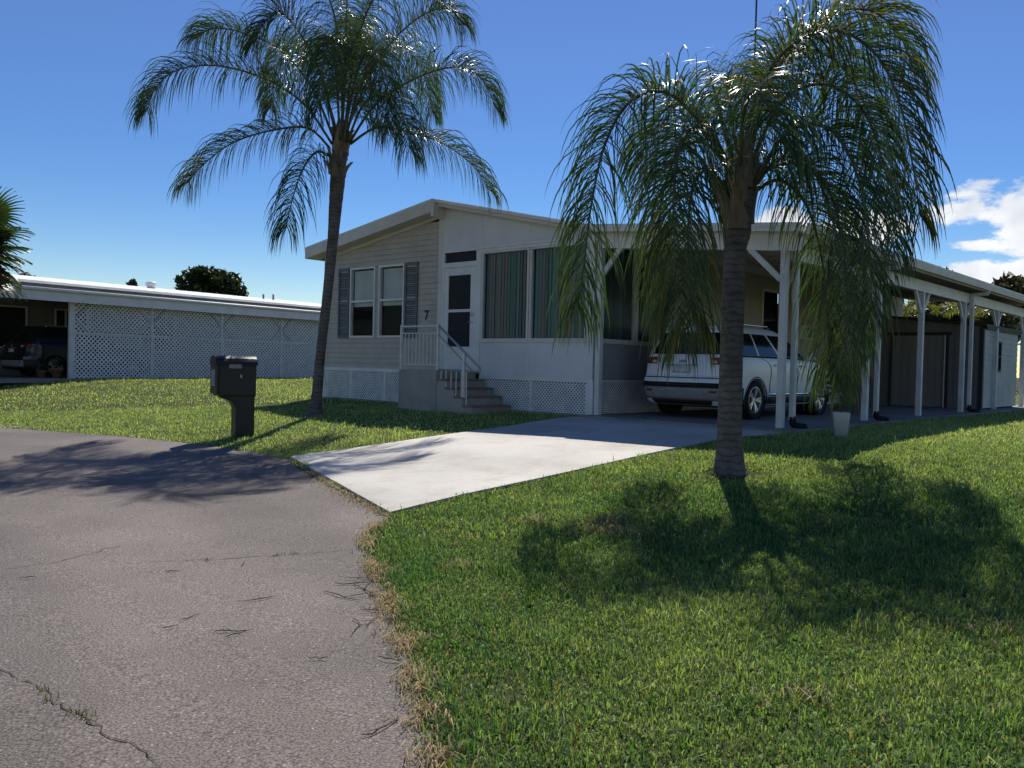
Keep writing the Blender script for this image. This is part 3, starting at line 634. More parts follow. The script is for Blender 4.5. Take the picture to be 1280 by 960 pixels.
MB().quad((-4.5, .06, -.1), (3.2, .06, -.1), (3.2, .06, .62), (-4.5, .06, .62)).build('underfloor_shade_sheet', M['dark'], house); MB().quad((3.24, .06, -.1), (3.24, 15.8, -.1), (3.24, 15.8, .62), (3.24, .06, .62)).build('underfloor_shade_sheet', M['dark'], house)  # near-black sheets painted in for the shade under the floor
MB().box(-4.575, .3, -.10, -.035, -.1, -.01).build('foundation_edge', M['step'], house)
MB().box(.3, 3.34, -.12, -.035, -.12, -.005).build('foundation_edge', M['step'], house)
MB().box(3.231, 3.345, -.05, .05, -.06, .554).build('corner_batten', M['white'], house)
# window unit below the side window
ac = MB(); ac.box(3.31, 3.62, 8.05, 8.55, 1.62, 1.96); ac = ac.build('window_air_conditioner', M['white'], house)
MB().box(3.60, 3.625, 8.09, 8.51, 1.66, 1.92).build('grille', M['grey_print'], ac)

# ---------------------------------------------------------------- entry steps with railing
st = empty('entry_steps', HW(.5, -.6), -HA, 'grey concrete entry steps with landing and thin metal handrail below the porch door', 'steps')
OX, OY = .5, -.6
def sb(mb, x0, x1, y0, y1, z0, z1): return mb.box(x0-OX, x1-OX, y0-OY, y1-OY, z0, z1)
sb(MB(), -.56, .50, -1.12, -.06, -.12, .70).build('landing', M['step'], st, bevel=.012)
NS = 4
for k in range(NS):
    zt = .70 - (k+1)*.70/(NS+.55)
    sto = sb(MB(), .501 + k*.235, .50 + (k+1)*.235, -1.10, -.10, -.12, zt-.035).build('step', M['step'], st)
    sb(MB(), .49 + k*.235, .52 + (k+1)*.235, -1.12, -.08, zt-.034, zt).build('tread', M['tread'], sto, bevel=.008)
rl = MB(); P_ = lambda x, y, z: (x-OX, y-OY, z)
rl.tube([P_(-.54, -1.08, 1.53), P_(.50, -1.08, 1.53)], .018, 8); rl.tube([P_(-.54, -1.08, 1.40), P_(.50, -1.08, 1.40)], .012, 8); rl.tube([P_(-.54, -1.08, .80), P_(.50, -1.08, .80)], .012, 8)
rl = rl.build('railing', M['rail'], st)
for x in (-.54, .50): MB().box(x-.022-OX, x+.022-OX, -1.102-OY, -1.058-OY, .70, 1.56).build('railing_post', M['rail'], rl)
MB().box(1.18-OX, 1.23-OX, -1.105-OY, -1.055-OY, .22, 1.02).build('railing_post', M['rail'], rl)
hr = MB(); hr.tube([P_(.50, -1.08, 1.54), P_(1.56, -1.08, .80), P_(1.60, -1.08, .77), P_(1.60, -1.08, .70), P_(1.52, -1.08, .69)], .022, 8); hr.tube([P_(.52, -1.08, 1.36), P_(1.45, -1.08, .69)], .013, 8); hr.tube([P_(.50, -1.08, .72), P_(1.56, -1.08, .70)], .014, 8)
hr.build('hand_rail', M['rail_dark'], st, True)
for k in range(9):
    x = -.43 + k*.105; MB().tube([P_(x, -1.08, .80), P_(x, -1.08, 1.40)], .011, 6).build('baluster', M['rail'], rl)
for k in range(6):
    x = .60 + k*.135; zb = .70 - (int((x-.5)/.235)+1)*.154; MB().tube([P_(x, -1.08, zb), P_(x, -1.08, .705)], .010, 6).build('baluster', M['rail'], rl)

# ---------------------------------------------------------------- carport
cp = empty('carport', HW(6.75, 0), -HA, 'white carport with square posts and angled knee braces attached to the beige home', 'carport')
cb = lambda x, y, z: (x-6.75, y, z)
def cz(s): return 3.235 - (s-3.36)*(3.235-2.915)/(7.12-3.36)
def cbox(mb, x0, x1, y0, y1, z0, z1): return mb.box(x0-6.75, x1-6.75, y0, y1, z0, z1)
rf = MB(); y = -.34
rf.hexa([cb(3.365, -.34, cz(3.365)-.02), cb(7.1, -.34, cz(7.1)-.02), cb(7.1, -.34, cz(7.1)), cb(3.365, -.34, cz(3.365))] + [cb(3.365, 16.3, cz(3.365)-.02), cb(7.1, 16.3, cz(7.1)-.02), cb(7.1, 16.3, cz(7.1)), cb(3.365, 16.3, cz(3.365))])
rfo = rf.build('roof', M['roof_metal'], cp)
y = -.1
while y < 16.2:                                     # raised seams of the roof pans, seen from below and from above
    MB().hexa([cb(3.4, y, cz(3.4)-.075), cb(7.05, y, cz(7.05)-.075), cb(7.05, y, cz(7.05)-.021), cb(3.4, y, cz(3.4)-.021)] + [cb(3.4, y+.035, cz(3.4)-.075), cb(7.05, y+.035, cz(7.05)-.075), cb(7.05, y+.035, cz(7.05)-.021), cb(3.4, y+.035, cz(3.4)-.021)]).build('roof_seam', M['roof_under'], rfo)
    y += .305
def slope_bar(x0, x1, y0, y1, d0, d1, nm, m):
    MB().hexa([cb(x0, y0, cz(x0)-d1), cb(x1, y0, cz(x1)-d1), cb(x1, y0, cz(x1)-d0), cb(x0, y0, cz(x0)-d0), cb(x0, y1, cz(x0)-d1), cb(x1, y1, cz(x1)-d1), cb(x1, y1, cz(x1)-d0), cb(x0, y1, cz(x0)-d0)]).build(nm, m, cp)
slope_bar(3.38, 7.13, -.37, -.341, -.012, .10, 'front_fascia', M['white'])
slope_bar(3.38, 7.14, -.385, -.371, -.02, .035, 'fascia_cap', M['white'])
slope_bar(3.38, 7.06, -.06, .03, .076, .345, 'front_beam', M['white'])
slope_bar(3.38, 7.06, -.33, -.07, .08, .092, 'soffit', M['cream'])
g_ = MB(); zt = cz(7.12)
g_.prism([(7.1, zt-.14), (7.2, zt-.14), (7.235, zt-.02), (7.235, zt+.005), (7.215, zt+.005), (7.19, zt-.11), (7.1, zt-.11)], lambda u, v: cb(u, -.36, v), lambda u, v: cb(u, 16.3, v)); g_.build('gutter', M['white'], cp)
cbox(MB(), 7.08, 7.099, -.339, 16.3, zt-.16, zt-.004).build('side_fascia', M['cream'], cp)
cbox(MB(), 6.70, 6.80, .06, 16.2, zt-.42, zt-.20).build('side_beam', M['white'], cp)
ZB = zt-.42
def post(x, y, top): return cbox(MB(), x-.05, x+.05, y-.05, y+.05, -.02, top).build('post', M['post'], cp, bevel=.006)
def brace(a, b): MB().bar(cb(*a), cb(*b), .05, .085).build('knee_brace', M['post'], cp)
post(3.43, -.02, cz(3.43)-.345); brace((3.48, -.02, 2.44), (3.86, -.02, 2.90))
post(6.75, -.02, cz(6.75)-.345); brace((6.70, -.02, 2.18), (6.20, -.02, 2.66))
for k, y in enumerate((3.35, 6.3, 9.3, 12.25, 15.2)):
    post(6.75, y, ZB)
    for sg in (-1, 1): brace((6.75, y+sg*.05, ZB-.42), (6.75, y+sg*.42, ZB+.01))
brace((6.75, .04, ZB-.42), (6.75, .45, ZB+.01))
for y in (.16, 3.62, 9.58, 15.48):                  # downspouts ending in black elbows
    d = MB(); d.bar(cb(7.16, y, zt-.13), cb(7.16, y, zt-.19), .06, .085); d.bar(cb(7.18, y, zt-.21), cb(6.83, y, zt-.23), .06, .07); d.bar(cb(6.85, y, zt-.20), cb(6.85, y, .12), .07, .085, (0, 1, 0))
    d = d.build('downspout', M['post'], cp)
    MB().tube([cb(6.85, y, .17), cb(6.87, y, .07), cb(6.93, y, .04), cb(7.08, y-.02, .03)], [.05, .055, .055, .05], 10).build('elbow', M['black'], d, True)
# roof mast standing on the home's roof
ms = empty('roof_mast', HW(2.6, 7.0, roof_z(2.6)), -HA, 'thin tall steel mast standing on the roof behind the drooping palm', 'mast')
MB().tube([(0, 0, 0), (0, 0, 7.6)], [.028, .022], 8).build('pole', M['mast'], ms, True)
b = MB(); b.box(-.12, .12, -.12, .12, -.03, .015); b.bar((0, 0, .9), (.55, 0, -.10), .02, .02); b.bar((0, 0, .9), (-.45, .3, .1), .02, .02); b.build('bracket', M['mast'], ms)

# ---------------------------------------------------------------- shed at the carport's end
sh = empty('garden_shed', HW(6.7, 11.25), -HA, 'grey-brown shed with double doors at the far end of the carport', 'shed')
q = lambda s, r, z: (s-6.7, r-11.25, z)
def shz(s): return 2.06 + (6.7-s)*.11
def sbox(mb, x0, x1, y0, y1, z0, z1): return mb.box(x0-6.7, x1-6.7, y0-11.25, y1-11.25, z0, z1)
for (a, b, z0) in ((3.5, 4.52, 0), (4.52, 5.90, 1.88), (5.90, 6.66, 0)):
    MB().prism([(a, z0), (b, z0), (b, shz(b)), (a, shz(a))], lambda u, v: q(u, 11.25, v), lambda u, v: q(u, 11.33, v)).build('wall_panel', M['shed'], sh)
for k in range(20):                                    # pressed ribs of the sheet wall
    s = 3.6 + k*.155
    if 4.45 < s < 5.95: continue
    sbox(MB(), s, s+.03, 11.235, 11.249, .02, shz(s)-.06).build('wall_rib', M['shed'], sh)
for (a, b) in ((4.58, 5.205), (5.215, 5.84)):
    d = sbox(MB(), a, b, 11.23, 11.26, .03, 1.84).build('door', M['shed_door'], sh)
    for k in range(3): sbox(MB(), a+.07+k*.18, a+.19+k*.18, 11.218, 11.229, .08, 1.79).build('door_panel', M['shed_door'], d)
sbox(MB(), 5.84, 5.868, 11.20, 11.26, .02, 1.84).build('door_edge', M['cream'], sh)
for a in (4.515, 5.87): sbox(MB(), a, a+.062, 11.205, 11.262, .0, 1.88).build('door_jamb', M['shed_trim'], sh)
sbox(MB(), 4.46, 5.99, 11.19, 11.262, 1.845, 1.92).build('door_track', M['shed_trim'], sh)
sbox(MB(), 6.63, 6.72, 11.22, 11.34, 0, shz(6.7)-.01).build('corner_trim', M['shed_trim'], sh)
MB().hexa([q(3.4, 11.12, shz(3.4)), q(6.8, 11.12, shz(6.8)), q(6.8, 11.12, shz(6.8)+.055), q(3.4, 11.12, shz(3.4)+.055), q(3.4, 14.9, shz(3.4)), q(6.8, 14.9, shz(6.8)), q(6.8, 14.9, shz(6.8)+.055), q(3.4, 14.9, shz(3.4)+.055)]).build('roof', M['shed_trim'], sh)
z = .05
while z < 2.0:
    z1 = min(z+.15, 2.04)
    for (a, b) in (((11.36, 12.45), (12.95, 14.8)) if 1.0 < z+.07 < 1.72 else ((11.36, 14.8),)):
        MB().hexa([q(6.715, a, z), q(6.715, b, z), q(6.64, b, z), q(6.64, a, z), q(6.70, a, z1+.005), q(6.70, b, z1+.005), q(6.64, b, z1+.005), q(6.64, a, z1+.005)]).build('siding_board', M['shed_siding'], sh)
    z += .15
wn = MB(); wn.bar(q(6.71, 12.46, 1.36), q(6.71, 12.46, 1.36), .01, .01) if False else None
f = MB()
for (a, b, c, d) in ((12.44, 12.96, .96, 1.01), (12.44, 12.96, 1.69, 1.74), (12.44, 12.49, 1.01, 1.69), (12.91, 12.96, 1.01, 1.69), (12.49, 12.91, 1.33, 1.37)): sbox(f, 6.69, 6.735, a, b, c, d)
f = f.build('window', M['shed_trim'], sh); sbox(MB(), 6.70, 6.705, 12.48, 12.92, 1.0, 1.7).build('pane', M['car_glass'], f)
MB().bar(q(6.76, 11.3, shz(6.7)-.02), q(6.76, 14.85, shz(6.7)-.02), .04, .09).build('eave_trim', M['shed_trim'], sh)
wl = MB(); sbox(wl, 3.5, 6.64, 14.75, 14.8, 0, 2.05); sbox(wl, 3.5, 3.55, 11.34, 14.75, 0, 2.3); wl.build('rear_wall', M['shed'], sh)

# ================================================================ sport utility vehicles (x forward from the rear bumper, y to its left, z up)
LAY = [(.24, .12, 4.38, .82), (.30, .05, 4.46, .885), (.40, .01, 4.50, .91), (.52, -.01, 4.52, .918), (.64, -.012, 4.52, .92), (.70, .0, 4.52, .92), (.76, .055, 4.50, .921), (.86, .07, 4.47, .922), (.95, .08, 4.40, .918), (1.00, .09, 4.25, .912), (1.04, .095, 3.9, .905), (1.075, .10, 3.5, .897), (1.10, .11, 3.28, .888),
       (1.13, .125, 3.22, .878), (1.25, .185, 3.0, .84), (1.40, .27, 2.71, .79), (1.52, .345, 2.47, .74), (1.575, .36, 2.36, .705), (1.62, .345, 2.22, .655), (1.655, .42, 2.0, .57), (1.675, .62, 1.8, .42), (1.682, .95, 1.55, .2)]
_lz = [l[0] for l in LAY]
def lay(z): return [float(np.interp(z, _lz, [l[k] for l in LAY])) for k in (1, 2, 3)]
def side(f, z, sg, off=0.0):
    a, b, hw = lay(z); y = hw*(1 - .17*max(0, 1-f/.10)**2.2 - .26*max(0, (f-.86)/.14)**2.2)
    return Vector((a + (b-a)*f, sg*(y+off), z))
def rearp(v, z, off=0.0):
    a, b, hw = lay(z); yr = hw*.83; return Vector((a - .085*(1-abs(v)**2.4) - off, v*yr, z))
def frontp(v, z, off=0.0):
    a, b, hw = lay(z); yr = hw*.74; return Vector((b + .10*(1-abs(v)**2.2) + off, v*yr, z))
FS = [0, .01, .025, .045, .07, .10, .14, .20, .26, .29, .31, .36, .42, .48, .545, .575, .63, .70, .77, .83, .87, .90, .93, .955, .975, .99, 1.0]
RV = [-1, -.93, -.8, -.5, -.2, .2, .5, .8, .93, 1]
def ring(z): return [side(f, z, -1) for f in FS] + [frontp(v, z) for v in RV[1:-1]] + [side(f, z, 1) for f in reversed(FS)] + [rearp(v, z) for v in reversed(RV[1:-1])]
nF, nR = len(FS), len(RV)-2
def cut_wheels(o):
    cyl = MB()
    for x in (.93, 3.62): cyl.lathe([(0, -1.3), (.385, -1.3), (.385, 1.3), (0, 1.3)], 40, (x, 0, .345), 'y')
    # clear a well on each side only, not the whole width
    c = bpy.data.objects.new('cutter', cyl.mesh('cutter', None)); col.objects.link(c)
    bm = bmesh.new(); bm.from_mesh(c.data); bmesh.ops.remove_doubles(bm, verts=bm.verts[:], dist=1e-5); bmesh.ops.recalc_face_normals(bm, faces=bm.faces[:]); bm.to_mesh(c.data); bm.free()
    md = o.modifiers.new('cut', 'BOOLEAN'); md.operation = 'DIFFERENCE'; md.object = c; md.solver = 'EXACT'
    bpy.context.view_layer.update(); dg = bpy.context.evaluated_depsgraph_get(); me = bpy.data.meshes.new_from_object(o.evaluated_get(dg))
    o.modifiers.clear(); o.data = me; bpy.data.objects.remove(c)
def suv(root, paint):
    zs = [l[0] for l in LAY if l[0] <= 1.101]; mb = MB(); n = len(ring(.3))
    for z in zs: mb.v += [tuple(p) for p in ring(z)]
    for i in range(len(zs)-1):
        for k in range(n): k2 = (k+1) % n; mb.f.append((i*n+k, i*n+k2, (i+1)*n+k2, (i+1)*n+k))
    mb.f.append(tuple(range(n-1, -1, -1))); mb.f.append(tuple((len(zs)-1)*n+k for k in range(n)))
    body = mb.build('body', paint, None, True); cut_wheels(body); body.parent = root
    for p in body.data.polygons: p.use_smooth = True
    body.data.materials.clear(); body.data.materials.append(paint)
    try: body.data.set_sharp_from_angle(angle=R(32))
    except Exception: pass
    # greenhouse: roof and pillars painted, each window a mesh of its own
    zs = [l[0] for l in LAY if l[0] >= 1.10]; rings = [ring(z) for z in zs]
    groups = {}
    for i in range(len(zs)-1):
        for k in range(n):
            k2 = (k+1) % n; key = 'paint'
            if 1.125 <= zs[i] and zs[i+1] <= 1.53:
                if k < nF-1: f0, f1 = FS[k], FS[k+1]; sg = 'r'
                elif nF+nR <= k < 2*nF+nR-1: j = 2*nF+nR-1-k; f0, f1 = FS[j-1], FS[j]; sg = 'l'
                else: f0 = None
                if f0 is not None:
                    for a, b, nm in ((.10, .29, 'a'), (.31, .545, 'b'), (.575, .90, 'c')):
                        if f0 >= a-1e-6 and f1 <= b+1e-6: key = 'win'+nm+sg
                elif nF-1 <= k < nF+nR: key = 'windscreen' if nF <= k < nF+nR-1 else 'paint'
                elif k >= 2*nF+nR-1: key = 'rear' if 2*nF+nR <= k < n-1 else 'paint'
            groups.setdefault(key, []).append([tuple(rings[i][k]), tuple(rings[i][k2]), tuple(rings[i+1][k2]), tuple(rings[i+1][k])])
    groups['paint'].append([tuple(p) for p in rings[-1]])
    up = None
    for key, fs in sorted(groups.items()):
        mb = MB(); idx = {}
        for f in fs:
            ids = []
            for p in f:
                if p not in idx: idx[p] = len(mb.v); mb.v.append(p)
                ids.append(idx[p])
            mb.f.append(tuple(ids))
        if key == 'paint': up = mb.build('roof', paint, root, True)
        else: mb.build({'w': 'side_window', 'r': 'rear_window'}[key[0]] if key != 'windscreen' else 'windscreen', M['car_glass'], root, True)
    def patch(fn, u0, u1, z0, z1, off, nm, m, nu=6, nz=3, par=root, zf=None):
        mb = MB()
        for j in range(nz+1):
            for i in range(nu+1):
                u = u0+(u1-u0)*i/nu; a, b = (z0, z1) if zf is None else zf(u); z = a+(b-a)*j/nz
                mb.v.append(tuple(fn(u, z, off)))
        for j in range(nz):
            for i in range(nu): a = j*(nu+1)+i; mb.f.append((a, a+1, a+nu+2, a+nu+1))
        o = mb.build(nm, m, par, True); sd = o.modifiers.new('thick', 'SOLIDIFY'); sd.thickness = .012; sd.offset = 0; return o
    # rear: bumper insert, skid, tail lamps, plate, badge, spoiler
    bmp = patch(rearp, -1, 1, .545, .635, .010, 'bumper_strip', M['black'], 14, 2); patch(rearp, -1, 1, .33, .54, .008, 'bumper_insert', M['skid'], 14, 4); patch(rearp, -.8, .8, .25, .325, .012, 'valance', M['black'], 14, 2)
    for sg in (-1, 1):
        tl = patch(lambda u, z, o: rearp(u*sg, z, o), .70, 1.0, .955, 1.075, .012, 'tail_lamp', M['red_lens'], 6, 3)
        patch(lambda u, z, o: side(u, z, sg, o), .0, .055, .96, 1.085, .012, 'lens', M['red_lens'], 8, 3, tl, lambda u: (.955+u*.9, 1.075+u*.3))
        patch(lambda u, z, o: rearp(u*sg, z, o), .72, .84, .975, 1.02, .02, 'reverse_lens', M['clear_lens'], 3, 2, tl)
        patch(lambda u, z, o: rearp(u*sg, z, o), .74, .9, .47, .50, .02, 'reflector', M['red_lens'], 3, 1)
        # sill cladding between the wheels, door seams and handles
        patch(lambda u, z, o: side(u, z, sg, o), .305, .70, .27, .40, .010, 'sill_cladding', M['clad'], 12, 3)
        patch(lambda u, z, o: side(u, z, sg, o), .31, .70, .415, .47, .014, 'sill_moulding', M['chrome'] if paint is M['paint'] else M['clad'], 12, 2)
        patch(lambda u, z, o: side(u, z, sg, o), .0, .10, .30, .56, .010, 'corner_cladding', M['clad'], 6, 4)
        for u in (.315, .56, .79): patch(lambda uu, z, o: side(uu, z, sg, o), u, u+.0022, .47, 1.10, .002, 'door_seam', M['black'], 1, 8)
        for u in (.35, .595): patch(lambda uu, z, o: side(uu, z, sg, o), u, u+.05, .96, .985, .024, 'door_handle', M['chrome'], 4, 2)
        patch(lambda uu, z, o: side(uu, z, sg, o), .10, .88, 1.098, 1.125, .006, 'belt_moulding', M['black'], 18, 1)
        mr_ = MB(); mr_.bar((2.86, sg*.86, 1.11), (2.84, sg*1.0, 1.13), .08, .05); mr_.hexa([(2.74, sg*.95, 1.08), (2.74, sg*1.12, 1.09), (2.90, sg*1.11, 1.10), (2.92, sg*.95, 1.09), (2.75, sg*.95, 1.24), (2.75, sg*1.10, 1.24), (2.86, sg*1.09, 1.22), (2.88, sg*.95, 1.22)]); mr_.build('door_mirror', paint, root, bevel=.015)
        MB().tube([(.75, sg*.60, 1.655), (.85, sg*.60, 1.69), (1.9, sg*.57, 1.70), (2.05, sg*.56, 1.66)], .016, 6).build('roof_rail', M['chrome'], root, True)
        patch(lambda u, z, o: frontp(u*sg, z, o), .55, 1.0, .80, .95, .012, 'headlamp', M['clear_lens'], 5, 3)
    patch(rearp, -.22, .22, .80, .91, .014, 'number_plate', M['plate'], 4, 2); patch(rearp, -.38, .38, .925, .95, .018, 'tailgate_strip', M['chrome'], 6, 1); patch(rearp, -.07, .07, .985, 1.03, .014, 'badge', M['rail_dark'], 4, 2)
    patch(rearp, -.99, .99, .712, .722, .006, 'tailgate_seam', M['black'], 14, 1)
    MB().hexa([(.30, -.62, 1.56), (.30, .62, 1.56), (.55, .64, 1.60), (.55, -.64, 1.60), (.27, -.60, 1.60), (.27, .60, 1.60), (.60, .62, 1.665), (.60, -.62, 1.665)]).build('spoiler', paint, root, bevel=.012)
    patch(frontp, -.6, .6, .55, .78, .012, 'grille', M['clad'], 8, 3)
    MB().bar((.24, -.12, 1.24), (.31, .42, 1.30), .02, .02).build('wiper', M['black'], root)
    fl = MB().box(.35, 4.2, -.62, .62, .2, .42).build('underbody', M['black'], root)
    for x in (.93, 3.62):
        for sg in (-1, 1):
            w_ = bpy.data.objects.new('wheel', None); col.objects.link(w_); w_.parent = root; w_.location = (x, sg*.80, .345); w_.rotation_euler.z = 0 if sg < 0 else math.pi
            MB().lathe([(.235, .10), (.30, .115), (.335, .10), (.345, .05), (.345, -.05), (.335, -.10), (.30, -.115), (.235, -.10)], 36, (0, 0, 0), 'y').build('tyre', M['tyre'], w_, True)
            rm = MB(); rm.lathe([(.238, -.098), (.225, -.10), (.215, -.085), (.20, .02), (.20, .09)], 36, (0, 0, 0), 'y'); rm.lathe([(0, -.075), (.05, -.075), (.062, -.06), (.062, .0)], 20, (0, 0, 0), 'y')
            for k in range(5):
                a = 2*math.pi*k/5
                for da in (-.16, .16):
                    rm.bar((math.cos(a+da*.6)*.05, -.068, math.sin(a+da*.6)*.05), (math.cos(a+da)*.215, -.085, math.sin(a+da)*.215), .035, .03, (0, 1, 0))
            rm.build('rim', M['alloy'], w_); MB().lathe([(0, .0), (.19, .0)], 24, (0, 0, 0), 'y').build('brake', M['clad'], w_)
            ar = MB(); pts = [(x+math.cos(a)*.405, sg*(.905 if True else 0), .345+math.sin(a)*.405) for a in np.linspace(R(-12), R(192), 22)]
            ar.tube(pts, .022, 6); ar.build('arch_moulding', M['clad'], root, True)
            MB().lathe([(.384, -.28), (.384, .10), (.3, .10), (0, .10)], 28, (x, sg*.62, .36), 'y').build('wheel_well', M['black'], root) if sg < 0 else None
suv_root = empty('parked_car', HW(4.70, .62, .012), R(90)-HA, 'white compact sport utility vehicle parked nose-in under the carport', 'car')
suv(suv_root, M['paint']); suv_root.scale = (1, .97, .955)

# ================================================================ mailbox
mp_ = gnd(303, 546); mbx = empty('mailbox', mp_, R(34), 'black moulded plastic mailbox on a wide matching post beside the asphalt', 'mailbox')
prof = [(-.145, 0), (.145, 0), (.145, .56), (.15, .62), (.15, .70), (-.38, .70), (-.38, .61), (-.33, .565), (-.24, .545), (-.175, .50), (-.145, .42)]
MB().prism([(u, v) for u, v in prof], lambda u, v: (u, -.125, v), lambda u, v: (u, .125, v)).build('post', M['black_plastic'], mbx, bevel=.02)
def arch_profile(hw, z0, z1, n=10):
    r_ = hw; return [(-hw, z0), (hw, z0)] + [(hw*math.cos(a), z1-.13+.13*math.sin(a)) for a in np.linspace(0, math.pi, n)]
pf = arch_profile(.165, .60, 1.16)
bxo = MB().prism(pf, lambda u, v: (-.335, u, v), lambda u, v: (.225, u, v)).build('box', M['black_plastic'], mbx, bevel=.015)
MB().prism(arch_profile(.175, .63, 1.175), lambda u, v: (-.375, u, v), lambda u, v: (-.338, u, v)).build('lid', M['black_plastic'], mbx, bevel=.012)
MB().prism(arch_profile(.172, 1.06, 1.185), lambda u, v: (-.385, u*1.02, v), lambda u, v: (.24, u*1.02, v)).build('hood', M['black_plastic'], mbx, bevel=.02)
MB().prism([(-.10, .74), (.10, .74), (.10, .98), (-.10, .98)], lambda u, v: (-.382, u, v), lambda u, v: (-.374, u, v)).build('lid_panel', M['grey_print'], mbx, bevel=.004)
MB().box(-.19, .0, -.176, -.166, 1.0, 1.055).build('name_plate', M['grey_print'], mbx)
MB().box(-.02, .0, -.178, -.166, .865, .91).build('flag_hinge', M['clear_lens'], mbx); MB().box(.02, .19, -.176, -.166, .88, .90).build('flag', M['black_plastic'], mbx)

for o in mbx.children:
    if o.name.split('.')[0] != 'post': o.location.x -= .075
mbx.scale = (1, 1, 1.05)

# ================================================================ palms
def spline(pts, n):
    out = []; m = len(pts)-1
    for i in range(n+1):
        u = i/n*m; k = min(int(u), m-1); t = u-k
        p0, p1, p2, p3 = (pts[max(0, min(m, k+j))] for j in (-1, 0, 1, 2))
        out.append(.5*((2*p1)+(p2-p0)*t+(2*p0-5*p1+4*p2-p3)*t*t+(3*p1-p0-3*p2+p3)*t**3))
    return out
def make_frond(parent, pts, rd, leaf=.85, start=.14, dens=30, wide=.0185, base_col=(.045, .082, .030), gold=0.0, origin=Vector((0, 0, 0)), rad=.026, droop=1.0, young=0.0):
    P = spline(pts, 60); Ln = sum((b-a).length for a, b in zip(P, P[1:])); nn = int(Ln*dens)
    V, F, T, C = [], [], [], []
    for i in range(nn):
        t = start + (1-start)*((i+.5)/nn); x = t*60; k = min(int(x), 59); p = P[k].lerp(P[k+1], x-k); tg = (P[k+1]-P[k]).normalized()
        sd = tg.cross(Vector((0, 0, 1)))
        if sd.length < .15: sd = Vector((rd.uniform(-1, 1), rd.uniform(-1, 1), .1))
        sd.normalize(); up = sd.cross(tg).normalized()
        for sg in (-1, 1):
            for _ in range(2 if rd.random() < .35 else 1):
                u = (t-start)/(1-start); l = leaf*(.58+.9*u-.98*u*u)*rd.uniform(.78, 1.12) * (1.0 if u < .93 else .8)
                ang = R(70-30*u + rd.uniform(-10, 10)); ph = R(rd.choice((-12, 18, 45, 68)) + rd.uniform(-12, 12))
                d = tg*math.cos(ang) + (sd*sg*math.cos(ph) + up*math.sin(ph))*math.sin(ang); d.normalize()
                wv = (tg - d*tg.dot(d)).normalized(); q = p.copy(); w0 = wide*rd.uniform(.7, 1.2); ns = 6
                dr = droop*rd.uniform(.75, 1.5); b = len(V)
                cc = rd.uniform(.6, 1.5); y_ = rd.random() < gold; c_ = (.15*cc, .13*cc, .028*cc, 1) if y_ else (base_col[0]*cc, base_col[1]*cc, base_col[2]*cc, 1)
                for j in range(ns+1):
                    tt = j/ns; ww = w0*(.55+1.2*tt-1.72*tt*tt) if j < ns else .001
                    V += [tuple(q-wv*ww/2), tuple(q+wv*ww/2)]; C += [c_, c_]
                    g = dr*(.10+.85*tt); d = (d + Vector((0, 0, -g))).normalized(); wv = (wv - d*wv.dot(d)).normalized(); q = q + d*l/ns
                for j in range(ns): F += [b+2*j, b+2*j+1, b+2*j+3, b+2*j+2]; T.append(4)
    V = [(v[0]-origin.x, v[1]-origin.y, v[2]-origin.z) for v in V]
    o = bpy.data.objects.new('frond', arr_mesh('frond', V, F, T, M['palm_leaf'], C)); col.objects.link(o); o.parent = parent
    MB().tube([p-origin for p in P[::3]], [rad*(1-.85*(i/20)) for i in range(21)], 6).build('rachis', M['rachis'], o, True)
    return o
def trunk_mesh(parent, pts, rads, n=16, rings=True, seed=1):
    P = spline(pts, 90); m = len(rads)-1; rr = []
    rd = random.Random(seed)
    for i in range(91):
        u = i/90*m; k = min(int(u), m-1); r_ = rads[k]+(rads[k+1]-rads[k])*(u-k); rr.append(r_*(1+(rd.uniform(.01, .035) if i % 4 == 0 else 0)*rings + rd.uniform(-.014, .014)))
    return MB().tube(P, rr, n).build('trunk', M['trunk'], parent, True)
def boots(parent, zc, pts, seed):                  # old leaf bases clasping the top of the trunk
    rd = random.Random(seed)
    for (u, ang, ln, wd, rad_) in pts:
        p = zc(u); d = Vector((math.cos(ang), math.sin(ang), 0)); sd = Vector((-d.y, d.x, 0)); mb = MB(); prev = None; flare = rd.choice((.03, .06, .12, .17))
        for j in range(6):
            t = j/5; ww = wd*(1-.72*t**1.5); out = rad_*(.93+.10*t) + flare*t*t; c = p + d*out + Vector((0, 0, ln*t)); th = .05*(1-t*.6)
            cur = [c-sd*ww/2-d*.03, c-d*0+d*th*.5-sd*ww*.25, c+d*th, c+d*th*.5+sd*ww*.25, c+sd*ww/2-d*.03]; 
            if prev:
                for k in range(4): mb.quad(prev[k], prev[k+1], cur[k+1], cur[k])
            prev = cur
        mb.build('leaf_base', M['boot'], parent, True)
